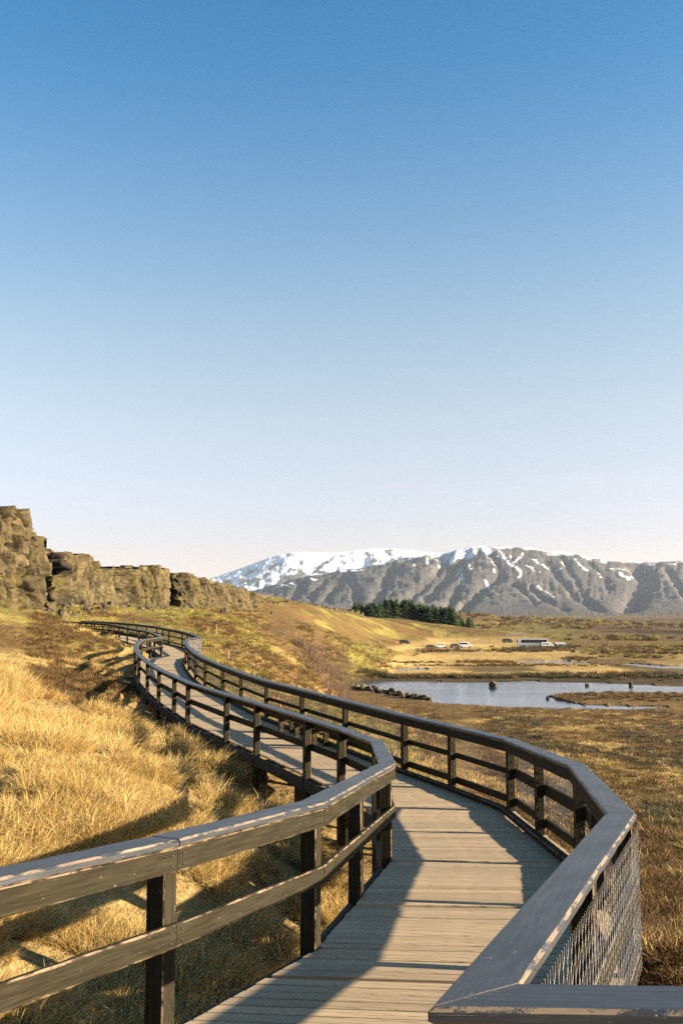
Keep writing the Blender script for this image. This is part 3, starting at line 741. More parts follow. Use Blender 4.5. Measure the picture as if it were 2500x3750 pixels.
for i in range(0, 3):
    d = PL[i + 1] - PL[i]; L_ = np.linalg.norm(d); d = d / L_; n = np.array([d[1], -d[0]])
    for t_ in (0.05 / L_, 1 - 0.05 / L_):
        for z_ in (0.865, 0.92, 0.475, 0.53): bolt(PL[i] + d * L_ * t_, n, 0.073, z_, left)
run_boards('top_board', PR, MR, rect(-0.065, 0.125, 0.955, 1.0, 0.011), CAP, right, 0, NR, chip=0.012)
run_boards('fascia_board', PR, MR, rect(0.078, 0.112, 0.83, 0.953, 0.005), RAIL, right, 0, NR, chip=0.004)
run_boards('mid_rail', PR, MR, rect(-0.072, -0.036, 0.455, 0.59, 0.006), RAIL, right, 0, 5)
run_boards('mid_rail', PR, MR, rect(-0.072, -0.036, 0.475, 0.56, 0.006), RAIL, right, 5, NR)
run_boards('bottom_rail', PR, MR, rect(-0.072, -0.036, 0.075, 0.18, 0.006), RAIL, right, 0, NR)
run_boards('kerb_board', PR, MR, rect(0.10, 0.20, 0.002, 0.072, 0.012), RAIL, right, 0, NR)
st = bays(PR, 0, NR, 1.9)
for k, (i, t) in enumerate(st):
    d = (PR[i + 1] - PR[i]) / np.linalg.norm(PR[i + 1] - PR[i])
    p = line_point(PR, MR, i, t); n = MR[i] if t == 0 else np.array([-d[1], d[0]])
    if t == 1.0: n = MR[i + 1]
    n = n / np.linalg.norm(n)
    if t == 0 and i == 2: p = p + np.array([0.03, 0.04])
    g = float(ground_z(np.array([p[0]]), np.array([p[1]]))[0]) - float(deck_z(p[1]))
    post(p, n, -0.034, 0.074, 0.055, min(-0.25, g - 0.3), 0.952, right, 500 + k)

def wire_bay(A, B, MA, MB_, parent):
    """twisted hexagonal-style wire netting between two posts"""
    L = np.linalg.norm(B - A); zA = float(deck_z(A[1])); zB = float(deck_z(B[1]))
    far = min(np.hypot(*A), np.hypot(*B))
    pitch = 0.05 if far < 40 else 0.07
    wd = 0.0042 if far < 9 else (0.006 if far < 25 else 0.0055)
    nW = max(2, int(L / pitch)); zs = np.arange(0.07, 0.951, pitch * 0.36)
    V = []; Fq = []
    for w in range(nW):
        sgn = 1 if w % 2 == 0 else -1
        for j, z in enumerate(zs):
            ph = (0, 0.42, 0.5, 0.5, 0.08, 0.0)[j % 6] * pitch * sgn * (far < 30)
            s = ((w + 0.5) * pitch + ph) / L
            s = min(max(s, 0), 1)
            b = A + MA * -0.077 + (B + MB_ * -0.077 - A - MA * -0.077) * s
            dz = zA + (zB - zA) * s + z
            dl = (B - A) / L * wd / 2
            nn = np.array([-dl[1], dl[0]])
            V += [(b[0] - dl[0], b[1] - dl[1], dz), (b[0] + nn[0] * 1.4, b[1] + nn[1] * 1.4, dz), (b[0] + dl[0], b[1] + dl[1], dz)]
            if j:
                q = len(V) - 6
                Fq += [(q, q + 1, q + 4, q + 3), (q + 1, q + 2, q + 5, q + 4)]
    return obj('wire_mesh', mesh_np('wire_mesh', V, Fq, WIRE), parent)
for i in range(0, NR):
    wire_bay(PR[i], PR[i + 1], MR[i], MR[i + 1], right)
new = [o for o in bpy.data.objects if o not in before]
keep([o for o in new if o.parent == left], left); keep([o for o in new if o.parent == right], right)

# ------------------------------------------------------------------ deck
walk = empty('boardwalk', (0, 8, float(deck_z(8)) - 0.1)); tag(walk, kind='structure')
before = set(bpy.data.objects)
EL = PL + ML * 0.03; ER = PR + MR * -0.03
poly = [tuple(p) for p in EL] + [tuple(p) for p in ER[::-1]][:-2] + [(3.6, 2.57), (3.6, -3.0), (-5.2, -3.0)]
def clip_line(c, dr):
    ts = []
    n = len(poly)
    for i in range(n):
        a = np.array(poly[i]); b = np.array(poly[(i + 1) % n]); e = b - a
        den = dr[0] * e[1] - dr[1] * e[0]
        if abs(den) < 1e-9: continue
        w = a - c
        t = (w[0] * e[1] - w[1] * e[0]) / den; s = (w[0] * dr[1] - w[1] * dr[0]) / den
        if 0 <= s < 1: ts.append(t)
    neg = [t for t in ts if t < 0]; pos = [t for t in ts if t > 0]
    if not neg or not pos: return None
    return max(neg), min(pos)
PY = [-3, 4, 6, 8.5, 11, 14, 18, 30, 45, 52, 60, 75, 95]
PA = [-.10, -.10, -.09, -.055, -.03, -.01, 0.0, 0.0, 0.05, 0.10, 0.25, .35, .4]
per = 2.09; pitch = (per - 0.05) / 15; plank_y = []
y0 = 6.42 - per * 4
for s in range(46):
    for k in range(15):
        yy = y0 + s * per + 0.05 / 2 + (k + 0.5) * pitch
        if -2.6 < yy < 92: plank_y.append(yy)
nplank = 0; SV = []; SF = []; SU = []; SR = []
plank_y.sort(key=lambda v: abs(v - 4))
for q, yy in enumerate(plank_y):
    an = np.interp(yy, PY, PA)
    c = np.array([np.interp(yy, CEN[:, 1], CEN[:, 0]), yy]); dr = np.array([math.cos(an), math.sin(an)])
    r = clip_line(c, dr)
    if r is None: continue
    nv = np.array([-dr[1], dr[0]]); hw = (pitch * math.cos(an)) / 2 - 0.0055 - RNG.uniform(0, 0.003)
    jz = RNG.normal(0, 0.0016); e0 = RNG.uniform(0, .012); e1 = RNG.uniform(0, .012)
    ra = clip_line(c - nv * hw, dr) or r; rb = clip_line(c + nv * hw, dr) or r
    def fn(side):
        def f(o, z):
            w = (o + hw) / (2 * hw); t = (ra[side] * (1 - w) + rb[side] * w) + (-e0, e1)[side]
            p = c + dr * t + nv * o
            return (p[0], p[1], float(deck_z(c[1] + nv[1] * o)) + z)
        return f
    a, b = 0, 1
    prof = rect(-hw, hw, -0.036 + jz, 0.0 + jz, 0.004)
    if nplank < 300:
        board('plank', fn(a), fn(b), prof, DECK, walk, 0, 0, seed=q + 1000)
    else:
        base = len(SV); n = len(prof); A = fn(a); B = fn(b); off = RNG.uniform(0, 60); rv = RNG.random()
        SV += [A(o, z) for o, z, e in prof] + [B(o, z) for o, z, e in prof]
        for j in range(n):
            j2 = (j + 1) % n; SF.append((base + j, base + n + j, base + n + j2, base + j2))
            SU += [(off, j * .03), (off + 2, j * .03), (off + 2, j * .03 + .03), (off, j * .03 + .03)]; SR.append(rv)
    nplank += 1
me = bpy.data.meshes.new('far_planks'); me.from_pydata(SV, [], SF)
uvl = me.uv_layers.new(name='UVMap'); uvl.data.foreach_set('uv', np.array(SU, np.float32).ravel())
a_ = me.attributes.new('rnd', 'FLOAT', 'FACE'); a_.data.foreach_set('value', np.array(SR, np.float32)); me.materials.append(DECK)
tag(obj('planks', me, walk), kind='stuff')
# side beams under the deck edge, middle beam, cross joists and legs
def run_beam(P, Mv, o0, o1, z0, z1, name='beam'):
    for i in range(len(P) - 1):
        d = P[i + 1] - P[i]; d = d / np.linalg.norm(d)
        board(name, end_fn(P[i], Mv[i], d, 0.002), end_fn(P[i + 1], Mv[i + 1], d, -0.002), rect(o0, o1, z0, z1, 0.006), BEAM, walk, 0, 0, seed=i + 4000)
run_beam(PL, ML, -0.084, -0.03, -0.235, -0.042)
run_beam(PR[2:], MR[2:], 0.0, 0.055, -0.235, -0.042)
PC, MC = normals([tuple(p) for p in CEN[1:]], +1)
run_beam(PC, MC, -0.04, 0.04, -0.235, -0.042)
for y in np.arange(6.42 - per * 3, 60, per):
    an = np.interp(y, PY, PA); c = np.array([np.interp(y, CEN[:, 1], CEN[:, 0]), y]); dr = np.array([math.cos(an), math.sin(an)])
    r = clip_line(c, dr)
    if r is None: continue
    a = c + dr * (r[0] + 0.11); b = c + dr * (r[1] - 0.08)
    nv = np.array([-dr[1], dr[0]])
    def fn2(pt): return lambda o, z: (pt[0] + nv[0] * o, pt[1] + nv[1] * o, float(deck_z(c[1])) + z)
    board('joist', fn2(a), fn2(b), rect(-0.06, 0.06, -0.40, -0.24, 0.006), BEAM, walk, seed=int(y * 10))
    for s_, pt in ((1, a), (-1, b)):
        p = pt + dr * 0.22 * s_
        g = float(ground_z(np.array([p[0]]), np.array([p[1]]))[0]) - float(deck_z(p[1]))
        post(p, nv, -0.09, 0.09, 0.09, g - 0.3, -0.402, walk, int(y * 30), 'leg', BEAM)
new = [o for o in bpy.data.objects if o not in before and o.parent == walk]
keep(new, walk)

# ------------------------------------------------------------------ bench on the deck against the mesh railing
def local_board(name, x0, x1, y0, y1, z0, z1, mat, parent, c=0.006, seed=0):
    A = lambda o, z: (x0, o, z); B = lambda o, z: (x1, o, z)
    return board(name, A, B, rect(y0, y1, z0, z1, c), mat, parent, 0, 0, seed)
ba = np.array([-0.33, 21.0]); bb = np.array([-1.40, 23.9])
bn = empty('bench', ((ba[0] + bb[0]) / 2, (ba[1] + bb[1]) / 2, float(deck_z((ba[1] + bb[1]) / 2)) + 0.004), math.atan2(bb[1] - ba[1], bb[0] - ba[0]))
tag(bn, 'low dark timber bench on the deck against the mesh railing', 'bench')
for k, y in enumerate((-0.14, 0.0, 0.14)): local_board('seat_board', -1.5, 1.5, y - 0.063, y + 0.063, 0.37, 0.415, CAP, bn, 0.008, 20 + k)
for x in (-1.2, 0.0, 1.2):
    local_board('cross_beam', x - 0.05, x + 0.05, -0.19, 0.19, 0.27, 0.369, RAIL, bn, 0.006, 31)
    for y in (-0.13, 0.13): local_board('leg', x - 0.05, x + 0.05, y - 0.05, y + 0.05, 0.0, 0.269, RAIL, bn, 0.006, 33)

# ------------------------------------------------------------------ vegetation (scattered tufts)
def blade_mesh(name, n, ln, wd, spread, droop, mat, seed, lean=(0, 0), nseg=4, ball=0.0, twist=True):
    r = np.random.default_rng(seed); V = []; Fq = []; tip = []; br = []
    for i in range(n):
        az = r.uniform(0, 2 * math.pi); rad = spread * math.sqrt(r.random()); bx = rad * math.cos(az); by = rad * math.sin(az)
        L = ln * r.uniform(0.5, 1.25); az2 = az + r.normal(0, 0.9); tilt = r.uniform(0.1, 0.7); w = wd * r.uniform(0.6, 1.3); dr = droop * r.uniform(0.4, 1.4)
        d = np.array([math.cos(az2) * math.sin(tilt) + lean[0], math.sin(az2) * math.sin(tilt) + lean[1], math.cos(tilt)]); d /= np.linalg.norm(d)
        p = np.array([bx, by, -0.02]); side = np.cross(d, [0, 0, 1.0]); side = side / (np.linalg.norm(side) + 1e-6)
        if twist:
            a2 = r.uniform(-1.2, 1.2); side = side * math.cos(a2) + np.cross(d, side) * math.sin(a2)
        b0 = len(V); bb_ = r.random()
        for k in range(nseg + 1):
            t = k / nseg; ww = w * (1 - t) ** 0.7 * 0.5 + 0.0006
            V += [tuple(p - side * ww), tuple(p + side * ww)]; tip += [t, t]; br += [bb_, bb_]
            if k: 
                q = b0 + 2 * k - 2; Fq.append((q, q + 1, q + 3, q + 2))
            p = p + d * (L / nseg); d = d + np.array([lean[0] * .3, lean[1] * .3, -dr * (0.5 + t)]) / nseg * 2; d /= np.linalg.norm(d)
    me = mesh_np(name, V, Fq, mat)
    for nm, vals in (('tip', tip), ('brn', br)):
        a = me.attributes.new(nm, 'FLOAT', 'POINT'); a.data.foreach_set('value', np.array(vals, np.float32))
    return me

def proto_collection(name, meshes):
    c = bpy.data.collections.new(name)
    for i, me in enumerate(meshes):
        o = bpy.data.objects.new('%s_%d' % (name, i), me); c.objects.link(o)
    return c

def scatter(name, pts, idx, scl, rot, coll, label, cat):
    me = bpy.data.meshes.new(name); n = len(pts)
    me.vertices.add(n); me.vertices.foreach_set('co', np.asarray(pts, np.float32).ravel())
    a = me.attributes.new('idx', 'INT', 'POINT'); a.data.foreach_set('value', np.asarray(idx, np.int32))
    a = me.attributes.new('scl', 'FLOAT_VECTOR', 'POINT'); a.data.foreach_set('vector', np.asarray(scl, np.float32).ravel())
    a = me.attributes.new('rot', 'FLOAT_VECTOR', 'POINT'); a.data.foreach_set('vector', np.asarray(rot, np.float32).ravel())
    o = obj(name, me)
    ng = bpy.data.node_groups.new(name, 'GeometryNodeTree')
    ng.interface.new_socket('Geometry', in_out='INPUT', socket_type='NodeSocketGeometry')
    ng.interface.new_socket('Geometry', in_out='OUTPUT', socket_type='NodeSocketGeometry')
    gi = ng.nodes.new('NodeGroupInput'); go = ng.nodes.new('NodeGroupOutput')
    ip = ng.nodes.new('GeometryNodeInstanceOnPoints'); ci = ng.nodes.new('GeometryNodeCollectionInfo')
    ci.inputs['Collection'].default_value = coll; ci.inputs['Separate Children'].default_value = True; ci.inputs['Reset Children'].default_value = True
    def na(nm, t):
        x = ng.nodes.new('GeometryNodeInputNamedAttribute'); x.data_type = t; x.inputs['Name'].default_value = nm
        return [s for s in x.outputs if s.enabled and s.name == 'Attribute'][0]
    ip.inputs['Pick Instance'].default_value = True
    L = ng.links.new
    L(gi.outputs[0], ip.inputs['Points']); L(ci.outputs[0], ip.inputs['Instance'])
    L(na('idx', 'INT'), ip.inputs['Instance Index']); L(na('rot', 'FLOAT_VECTOR'), ip.inputs['Rotation']); L(na('scl', 'FLOAT_VECTOR'), ip.inputs['Scale'])
    L(ip.outputs[0], go.inputs[0])
    md = o.modifiers.new('scatter', 'NODES'); md.node_group = ng
    return tag(o, label, cat, kind='stuff')

def polar_pts(n, r0, r1, a0, a1, seed):
    g = np.random.default_rng(seed); r = r0 * (r1 / r0) ** g.random(n); a = g.uniform(a0, a1, n)
    return r * np.sin(a), r * np.cos(a), g

def place(x, y): return np.stack([x, y, ground_z(x, y)], 1)

# long dry grass on the left bank
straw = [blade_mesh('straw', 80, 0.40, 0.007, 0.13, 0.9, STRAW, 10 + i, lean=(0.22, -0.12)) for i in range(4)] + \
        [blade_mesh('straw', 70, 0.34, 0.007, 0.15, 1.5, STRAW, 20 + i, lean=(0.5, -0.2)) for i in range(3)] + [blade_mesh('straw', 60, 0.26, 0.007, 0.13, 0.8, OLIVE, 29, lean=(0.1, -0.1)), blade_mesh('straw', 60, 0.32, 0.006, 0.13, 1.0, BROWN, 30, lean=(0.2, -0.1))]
c_straw = proto_collection('straw_tuft', straw)
x, y, g = polar_pts(52000, 3.2, 34, -0.60, 0.10, 5)
dc, by = dist_center(x, y)
lx = np.interp(y, PL[:, 1], PL[:, 0])
clump = fbm(x / 0.9, y / 0.9, 3, 131)
ok = (x < lx - 0.10) & ((dc > 1.1)) & (clump > -0.20) & ((np.hypot(x, y) < 25.5 + fbm(x / 3, y / 3, 3, 133) * 2.0))
x, y, clump = x[ok], y[ok], clump[ok]; r = np.hypot(x, y)
s = np.interp(r, [4, 12, 30], [0.62, 0.85, 1.25]) * (0.78 + 0.75 * clump) * g.uniform(0.75, 1.25, len(x))
z = place(x, y)
scatter('dry_grass', z, np.where(g.random(len(x)) < .96 - .4 * sm(.1, .5, fbm(x / 3.0, y / 3.0, 3, 137)), g.integers(0, 7, len(x)), g.integers(7, 9, len(x))), np.stack([s, s, s * g.uniform(0.7, 1.05, len(x))], 1),
        np.stack([g.normal(0, .12, len(x)), g.normal(0, .12, len(x)), g.normal(0, 1.6, len(x))], 1), c_straw, 'long golden dry grass on the bank left of the boardwalk', 'grass')

# mixed heath on the hillside behind
short = [blade_mesh('h', 60, 0.30, 0.012, 0.20, 0.6, m_, 40 + i, lean=(0.2, -0.1), nseg=3) for i, m_ in enumerate((STRAW, STRAW, BROWN, BROWN, BROWN, OLIVE, OLIVE, DARK))]
c_heath = proto_collection('heath_tuft', short)
x, y, g = polar_pts(34000, 22, 300, -0.50, 0.075, 6)
z = ground_z(x, y); dc, by = dist_center(x, y); r = np.hypot(x, y)
nz = fbm(x / 5, y / 11, 4, 81); w_ = fbm(x / 14, y / 30, 3, 51) * 14
streak = fbm((x * 0.8 + y * 0.25 + w_) / 9, (y - x * .3) / 45, 4, 61)
lx = np.interp(y, CEN[:, 1], CEN[:, 0]); leftside = (x < lx) & (y < 95)
ok = (dc > 1.3) & (z > -12.4) & (fbm(x / (r * .03), y / (r * .03), 2, 141) > -0.25) & ~((r < 24.5) & (x < lx))
pick = g.random(len(x))
idx = np.where(leftside, np.where((nz > np.interp(r, [25, 45, 60], [0.35, 0.25, -0.05])) & (pick < .8), g.integers(0, 2, len(x)), np.where(pick < 0.9, g.integers(2, 5, len(x)), 7)),
      np.where((streak > -0.02) & (pick < 0.75), g.integers(5, 7, len(x)), np.where(pick < 0.72, g.integers(2, 5, len(x)), np.where(pick < .86, 0, np.where(pick < .95, 5, 7)))))
s = np.interp(r, [20, 60, 150, 300], [0.7, 0.9, 1.8, 2.8]) * g.uniform(0.6, 1.3, len(x))
ok_ = ok
scatter('heath', np.stack([x, y, z], 1)[ok_], idx[ok_], np.stack([s * 1.2, s * 1.2, s * 0.75], 1)[ok_], np.stack([g.normal(0, .12, len(x)), g.normal(0, .12, len(x)), g.uniform(0, 6.28, len(x))], 1)[ok_],
        c_heath, 'brown and mossy heath covering the hillside below the cliffs', 'heath')

# low brown heath right of the boardwalk down to the pond
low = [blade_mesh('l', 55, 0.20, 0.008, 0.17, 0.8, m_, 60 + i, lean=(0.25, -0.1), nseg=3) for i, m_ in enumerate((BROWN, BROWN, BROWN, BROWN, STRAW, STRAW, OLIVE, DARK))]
c_low = proto_collection('low_tuft', low)
x, y, g = polar_pts(34000, 3.5, 140, -0.12, 0.50, 8)
z = ground_z(x, y); dc, by = dist_center(x, y); r = np.hypot(x, y)
rx = np.interp(y, PR[2:, 1], PR[2:, 0]); 
na_ = fbm(x / 4, y / 7, 5, 91); nb = fbm(x / 7, y / 14, 5, 95)
ok = (x > rx + 0.15) & (dc > 1.2) & (z > ZP + 0.05) & ((x > 3.6) | (y > 3.0)) & (fbm(x / (r * .05), y / (r * .08), 3, 145) > -0.3)
pick = g.random(len(x))
idx = np.where((nb > 0.15) & (pick < .55), 7, np.where((na_ > 0.2) & (pick < 0.5), g.integers(4, 6, len(x)), np.where(pick < 0.9, g.integers(0, 4, len(x)), np.where(pick < .95, 6, 4))))
s = np.interp(r, [4, 15, 60, 140], [0.7, 0.95, 1.5, 2.2]) * g.uniform(0.6, 1.3, len(x))
scatter('moor', np.stack([x, y, z], 1)[ok], idx[ok], np.stack([s * 1.25, s * 1.25, s * 0.62], 1)[ok], np.stack([g.normal(0, .12, len(x)), g.normal(0, .12, len(x)), g.uniform(0, 6.28, len(x))], 1)[ok],
        c_low, 'low brown moorland between the mesh railing and the pond', 'moorland')

# bare birch scrub at the foot of the hill, dark shore rushes and scattered shrubs on the plain
twig = [blade_mesh('t', 110, 1.7, 0.022, 0.7, 0.12, TWIG, 80 + i, nseg=3) for i in range(3)]
c_twig = proto_collection('scrub', twig)
P_ = []
g = np.random.default_rng(9)
for k in range(520):
    px = min(g.normal(1172, 48), 1262); py = g.normal(2402, 32)
    d = np.interp(py, [2330, 2400, 2480], [210, 165, 125]) * g.uniform(.95, 1.05); a, _ = ray(px, py); P_.append((a * d, d))
P_ = np.array(P_); z = ground_z(P_[:, 0], P_[:, 1]); n = len(P_)
s = g.uniform(0.6, 1.15, n)
scatter('birch_scrub', np.column_stack([P_, z]), g.integers(0, 3, n), np.stack([s, s, s], 1), np.stack([np.zeros(n), np.zeros(n), g.uniform(0, 6.28, n)], 1), c_twig, 'bare brown birch scrub on the slope above the left end of the pond', 'scrub')

bush = [blade_mesh('b', 90, 0.9, 0.06, 0.6, 0.5, m_, 90 + i, nseg=2) for i, m_ in enumerate((DARK, DARK, BROWN, BROWN, OLIVE))]
c_bush = proto_collection('bush', bush)
P_ = []; ii = []
def put(px, py, sx, sy, n, kinds, smin, smax):
    for k in range(n):
        a, zz = ray(g.normal(px, sx), g.normal(py, sy) )
        if zz > -0.004: continue
        d = ZP / zz; P_.append((a * d, d, g.uniform(smin, smax))); ii.append(kinds[g.integers(0, len(kinds))])
for px in range(1330, 2560, 22): put(px, 2483 - (px > 1900) * 4, 12, 2.2 + (px > 2000) * 4, 7, (0, 0, 1, 2), 0.5, 1.1)   # far bank
for px in range(2060, 2560, 25): put(px, 2555, 14, 8, 9, (0, 2, 2, 3), 0.25, 0.55)                                        # islet
put(1960, 2381, 60, 4, 160, (0, 1, 0, 2), 0.7, 1.5); put(2050, 2376, 20, 4, 50, (0, 1), 0.7, 1.5); put(1860, 2386, 25, 3, 40, (0, 2), 0.6, 1.1)
put(1590, 2385, 35, 4, 60, (2, 2, 0), 0.6, 1.1); put(1720, 2386, 50, 2, 40, (2, 3), 0.5, 0.9)
put(2350, 2385, 110, 12, 260, (0, 2, 4, 3), 0.7, 1.5); put(2330, 2330, 120, 14, 260, (0, 2, 4), 1.2, 2.4); put(2250, 2290, 200, 8, 260, (0, 2, 4, 2), 2.0, 4.0)
put(1800, 2300, 200, 9, 200, (2, 2, 0, 4), 1.8, 3.6); put(1780, 2428, 60, 2.5, 60, (2, 3), .5, .9); put(1900, 2438, 160, 2, 70, (2, 3), .4, .8); put(2120, 2415, 30, 3, 30, (2, 0), .5, 1.0)
put(1500, 2428, 60, 1.4, 50, (0, 2), .35, .6); put(1700, 2440, 130, 1, 50, (2, 0), .3, .5); put(2250, 2310, 130, 7, 130, (0, 0, 4), 1.2, 2.4)
P_ = np.array(P_); z = ground_z(P_[:, 0], P_[:, 1]); n = len(P_); ii = np.array(ii); okb = z > ZP + .02
s = P_[:, 2]
scatter('shrubs', np.column_stack([P_[:, :2], z])[okb], ii[okb], np.stack([s * 1.3, s * 1.3, s], 1)[okb], np.stack([np.zeros(n), np.zeros(n), g.uniform(0, 6.28, n)], 1)[okb], c_bush, 'dark shrubs and rushes dotted over the plain and the pond banks', 'shrubs')

# ------------------------------------------------------------------ spruce plantation
def spruce_mesh(seed, H=11.0):
    r = np.random.default_rng(seed); V = []; Fq = []; tip = []; br = []
    nl = 17
    for k in range(nl):
        t = (k + r.uniform(-.3, .3)) / nl; z = H * (0.05 + 0.95 * t); R = (1 - t) ** 0.62 * H * 0.19 * r.uniform(0.8, 1.2) + 0.12
        nb = int(9 - 4 * t)
        for b in range(nb):
            a = b / nb * 6.283 + r.uniform(-.4, .4) + k * 1.7; Rb = R * r.uniform(0.6, 1.25); w = Rb * 0.42; dz = -Rb * r.uniform(0.15, 0.5)
            c, s_ = math.cos(a), math.sin(a); q = len(V)
            p0 = np.array([0, 0, z + 0.15]); p1 = np.array([c * Rb * .6 - s_ * w, s_ * Rb * .6 + c * w, z + dz * .6]); p2 = np.array([c * Rb, s_ * Rb, z + dz]); p3 = np.array([c * Rb * .6 + s_ * w, s_ * Rb * .6 - c * w, z + dz * .6 - .12])
            V += [tuple(p0), tuple(p1), tuple(p2), tuple(p3)]; Fq.append((q, q + 1, q + 2, q + 3)); bb_ = r.random(); br += [bb_] * 4; tip += [.4, 1, 1, 1]
            V += [tuple(p0 + [0, 0, -.5]), tuple(p1 * [.8, .8, 1] + [0, 0, -.45]), tuple(p2 * [.85, .85, 1] + [0, 0, -.5]), tuple(p3 * [.8, .8, 1] + [0, 0, -.3])]; q += 4; Fq.append((q, q + 1, q + 2, q + 3)); br += [bb_ * .8] * 4; tip += [.4, 1, 1, 1]
    me = mesh_np('crown', V, Fq, NEEDLE)
    for nm, vals in (('tip', tip), ('brn', br)):
        a = me.attributes.new(nm, 'FLOAT', 'POINT'); a.data.foreach_set('value', np.array(vals, np.float32))
    return me
crowns = [spruce_mesh(i) for i in range(5)]
tb = bmesh.new(); bmesh.ops.create_cone(tb, cap_ends=True, segments=7, radius1=0.16, radius2=0.03, depth=10.4, matrix=Matrix.Translation((0, 0, 5.2)))
trunk_me = bpy.data.meshes.new('trunk'); tb.to_mesh(trunk_me); tb.free(); trunk_me.materials.append(BARK)
g = np.random.default_rng(12); spots = []
for k in range(54): px = 1400 + (1660 - 1400) * k / 53 + g.normal(0, 3); spots.append((px, 560 + g.uniform(-6, 6) - (px - 1530) * .02, g.uniform(0.95, 1.2)))
for row in range(1, 4):
    for k in range(30): px = 1330 + (1640 - 1330) * k / 29 + g.normal(0, 4); spots.append((px, 562 + row * 14 + g.uniform(-5, 5), g.uniform(0.95, 1.25)))
for k in range(22): px = 1296 + (1400 - 1296) * k / 21 + g.normal(0, 3); spots.append((px, 548 + g.uniform(-6, 14), g.uniform(0.7, 0.95)))
for k in range(26): px = 1650 + (1728 - 1650) * k / 25 + g.normal(0, 3); spots.append((px, 580 + g.uniform(-8, 25), g.uniform(0.5, 0.8) + (px < 1680) * .15))
xy = np.array([((px - 1250) / F * d, d) for px, d, s in spots]); zz = ground_z(xy[:, 0], xy[:, 1])
for k, ((px, d, s), (x_, y_), z_) in enumerate(zip(spots, xy, zz)):
    t = empty('spruce_tree', (x_, y_, z_ - 0.1), g.uniform(0, 6.28)); t.scale = (s * 1.85, s * 1.85, s * 0.92)
    if px > 1664: lab, grp = 'low spruce in the thin right-hand end of the plantation', 'low spruces at the right end of the plantation'
    elif k >= 144 and k < 166: lab, grp = 'smaller spruce on the rising slope at the left end of the plantation', 'spruces at the left end of the plantation'
    elif k < 54: lab, grp = 'tall spruce in the front row of the plantation facing the meadow', 'front row of the spruce plantation'
    else: lab, grp = 'tall spruce in the back rows of the plantation, only its top showing', 'back rows of the spruce plantation'
    tag(t, lab, 'tree', grp)
    o = obj('crown', crowns[k % 5], t); o = obj('trunk', trunk_me, t)
lone = at(1862, 2290, 900); 
t = empty('spruce_tree', (lone[0], lone[1], float(ground_z(np.array([lone[0]]), np.array([lone[1]]))[0]))); t.scale = (.6, .6, .5)
tag(t, 'lone small dark conifer on the plain right of the plantation', 'tree'); obj('crown', crowns[0], t); obj('trunk', trunk_me, t)

# ------------------------------------------------------------------ boulders
def rock_mesh(seed):
    b = bmesh.new(); bmesh.ops.create_icosphere(b, subdivisions=2, radius=0.5); r = random.Random(seed)
    pl = [(Vector((r.gauss(0, 1), r.gauss(0, 1), r.gauss(0, 1))).normalized(), r.uniform(0.28, 0.45)) for _ in range(9)]
    for v in b.verts:
        for n, d in pl:
            k = v.co.dot(n)
            if k > d: v.co -= n * (k - d)
        v.co += Vector((r.gauss(0, .012), r.gauss(0, .012), r.gauss(0, .012)))
    me = bpy.data.meshes.new('boulder'); b.to_mesh(me); b.free(); me.materials.append(ROCK); return me
rocks = [rock_mesh(i) for i in range(6)]
g = np.random.default_rng(14)
def boulder(px, py, size, label, group=None, k=0, sink=.2):
    a, zr = ray(px, py); d = ZP / zr
    o = obj('boulder', rocks[k % 6]); zg = float(ground_z(np.array([a * d]), np.array([d]))[0])
    zb = max(zg, ZP - .05)
    o.scale = (size * 1.25, size, size * 0.95); o.location = (a * d, d, zb + size * (0.45 - sink)); o.rotation_euler = (g.uniform(-.3, .3), g.uniform(-.3, .3), g.uniform(0, 6.28))
    return tag(o, label, 'boulder', group)
line = [(1245, 2518), (1300, 2526), (1400, 2539), (1480, 2554), (1565, 2567)]
for k in range(44):
    px = 1245 + 318 * (k + g.uniform(-.3, .3)) / 43; py = np.interp(px, [p[0] for p in line], [p[1] for p in line]) + g.uniform(-5, 3)
    boulder(px, py, g.uniform(0.55, 1.35), 'lava boulder in the row of boulders along the near left shore of the pond', 'boulders in a row along the pond shore', k, .1)
for k, (px, py, s_, lab) in enumerate([(1805, 2515, 1.35, 'round dark boulder standing alone in the middle of the pond'), (2148, 2512, 0.7, 'small upright boulder in the water above the islet'), (2308, 2512, 1.0, 'low boulder in the pond towards its right end'),
                                        (1575, 2566, 0.8, 'last dark boulder off the end of the row, out in the water'), (2004, 2560, 0.6, 'small boulder at the tip of the islet')]):
    boulder(px, py, s_, lab, None, k, .12)

# fallen rocks and scree below the cliffs
g = np.random.default_rng(15); pts = []
for k in range(420):
    px = g.uniform(170, 1000); top = np.interp(px, [170, 300, 420, 620, 700, 820, 1000], [2225, 2195, 2215, 2230, 2245, 2225, 2205]); py = top + abs(g.normal(0, 16)); d = np.interp(px, [170, 400, 620, 1000], [138, 170, 212, 320]) * np.interp(py - top, [0, 40], [.99, .8])
    a, _ = ray(px, py); pts.append((a * d, d))
pts = np.array(pts); z = ground_z(pts[:, 0], pts[:, 1]); n = len(pts); s = g.lognormal(-0.8, 0.55, n)
c_rock = proto_collection('scree', rocks)
scatter('scree', np.column_stack([pts, z + .1 * s]), g.integers(0, 6, n), np.stack([s * 1.3, s, s], 1), g.uniform(0, 6.28, (n, 3)), c_rock, 'fallen lava rocks and scree at the foot of the cliffs', 'scree')

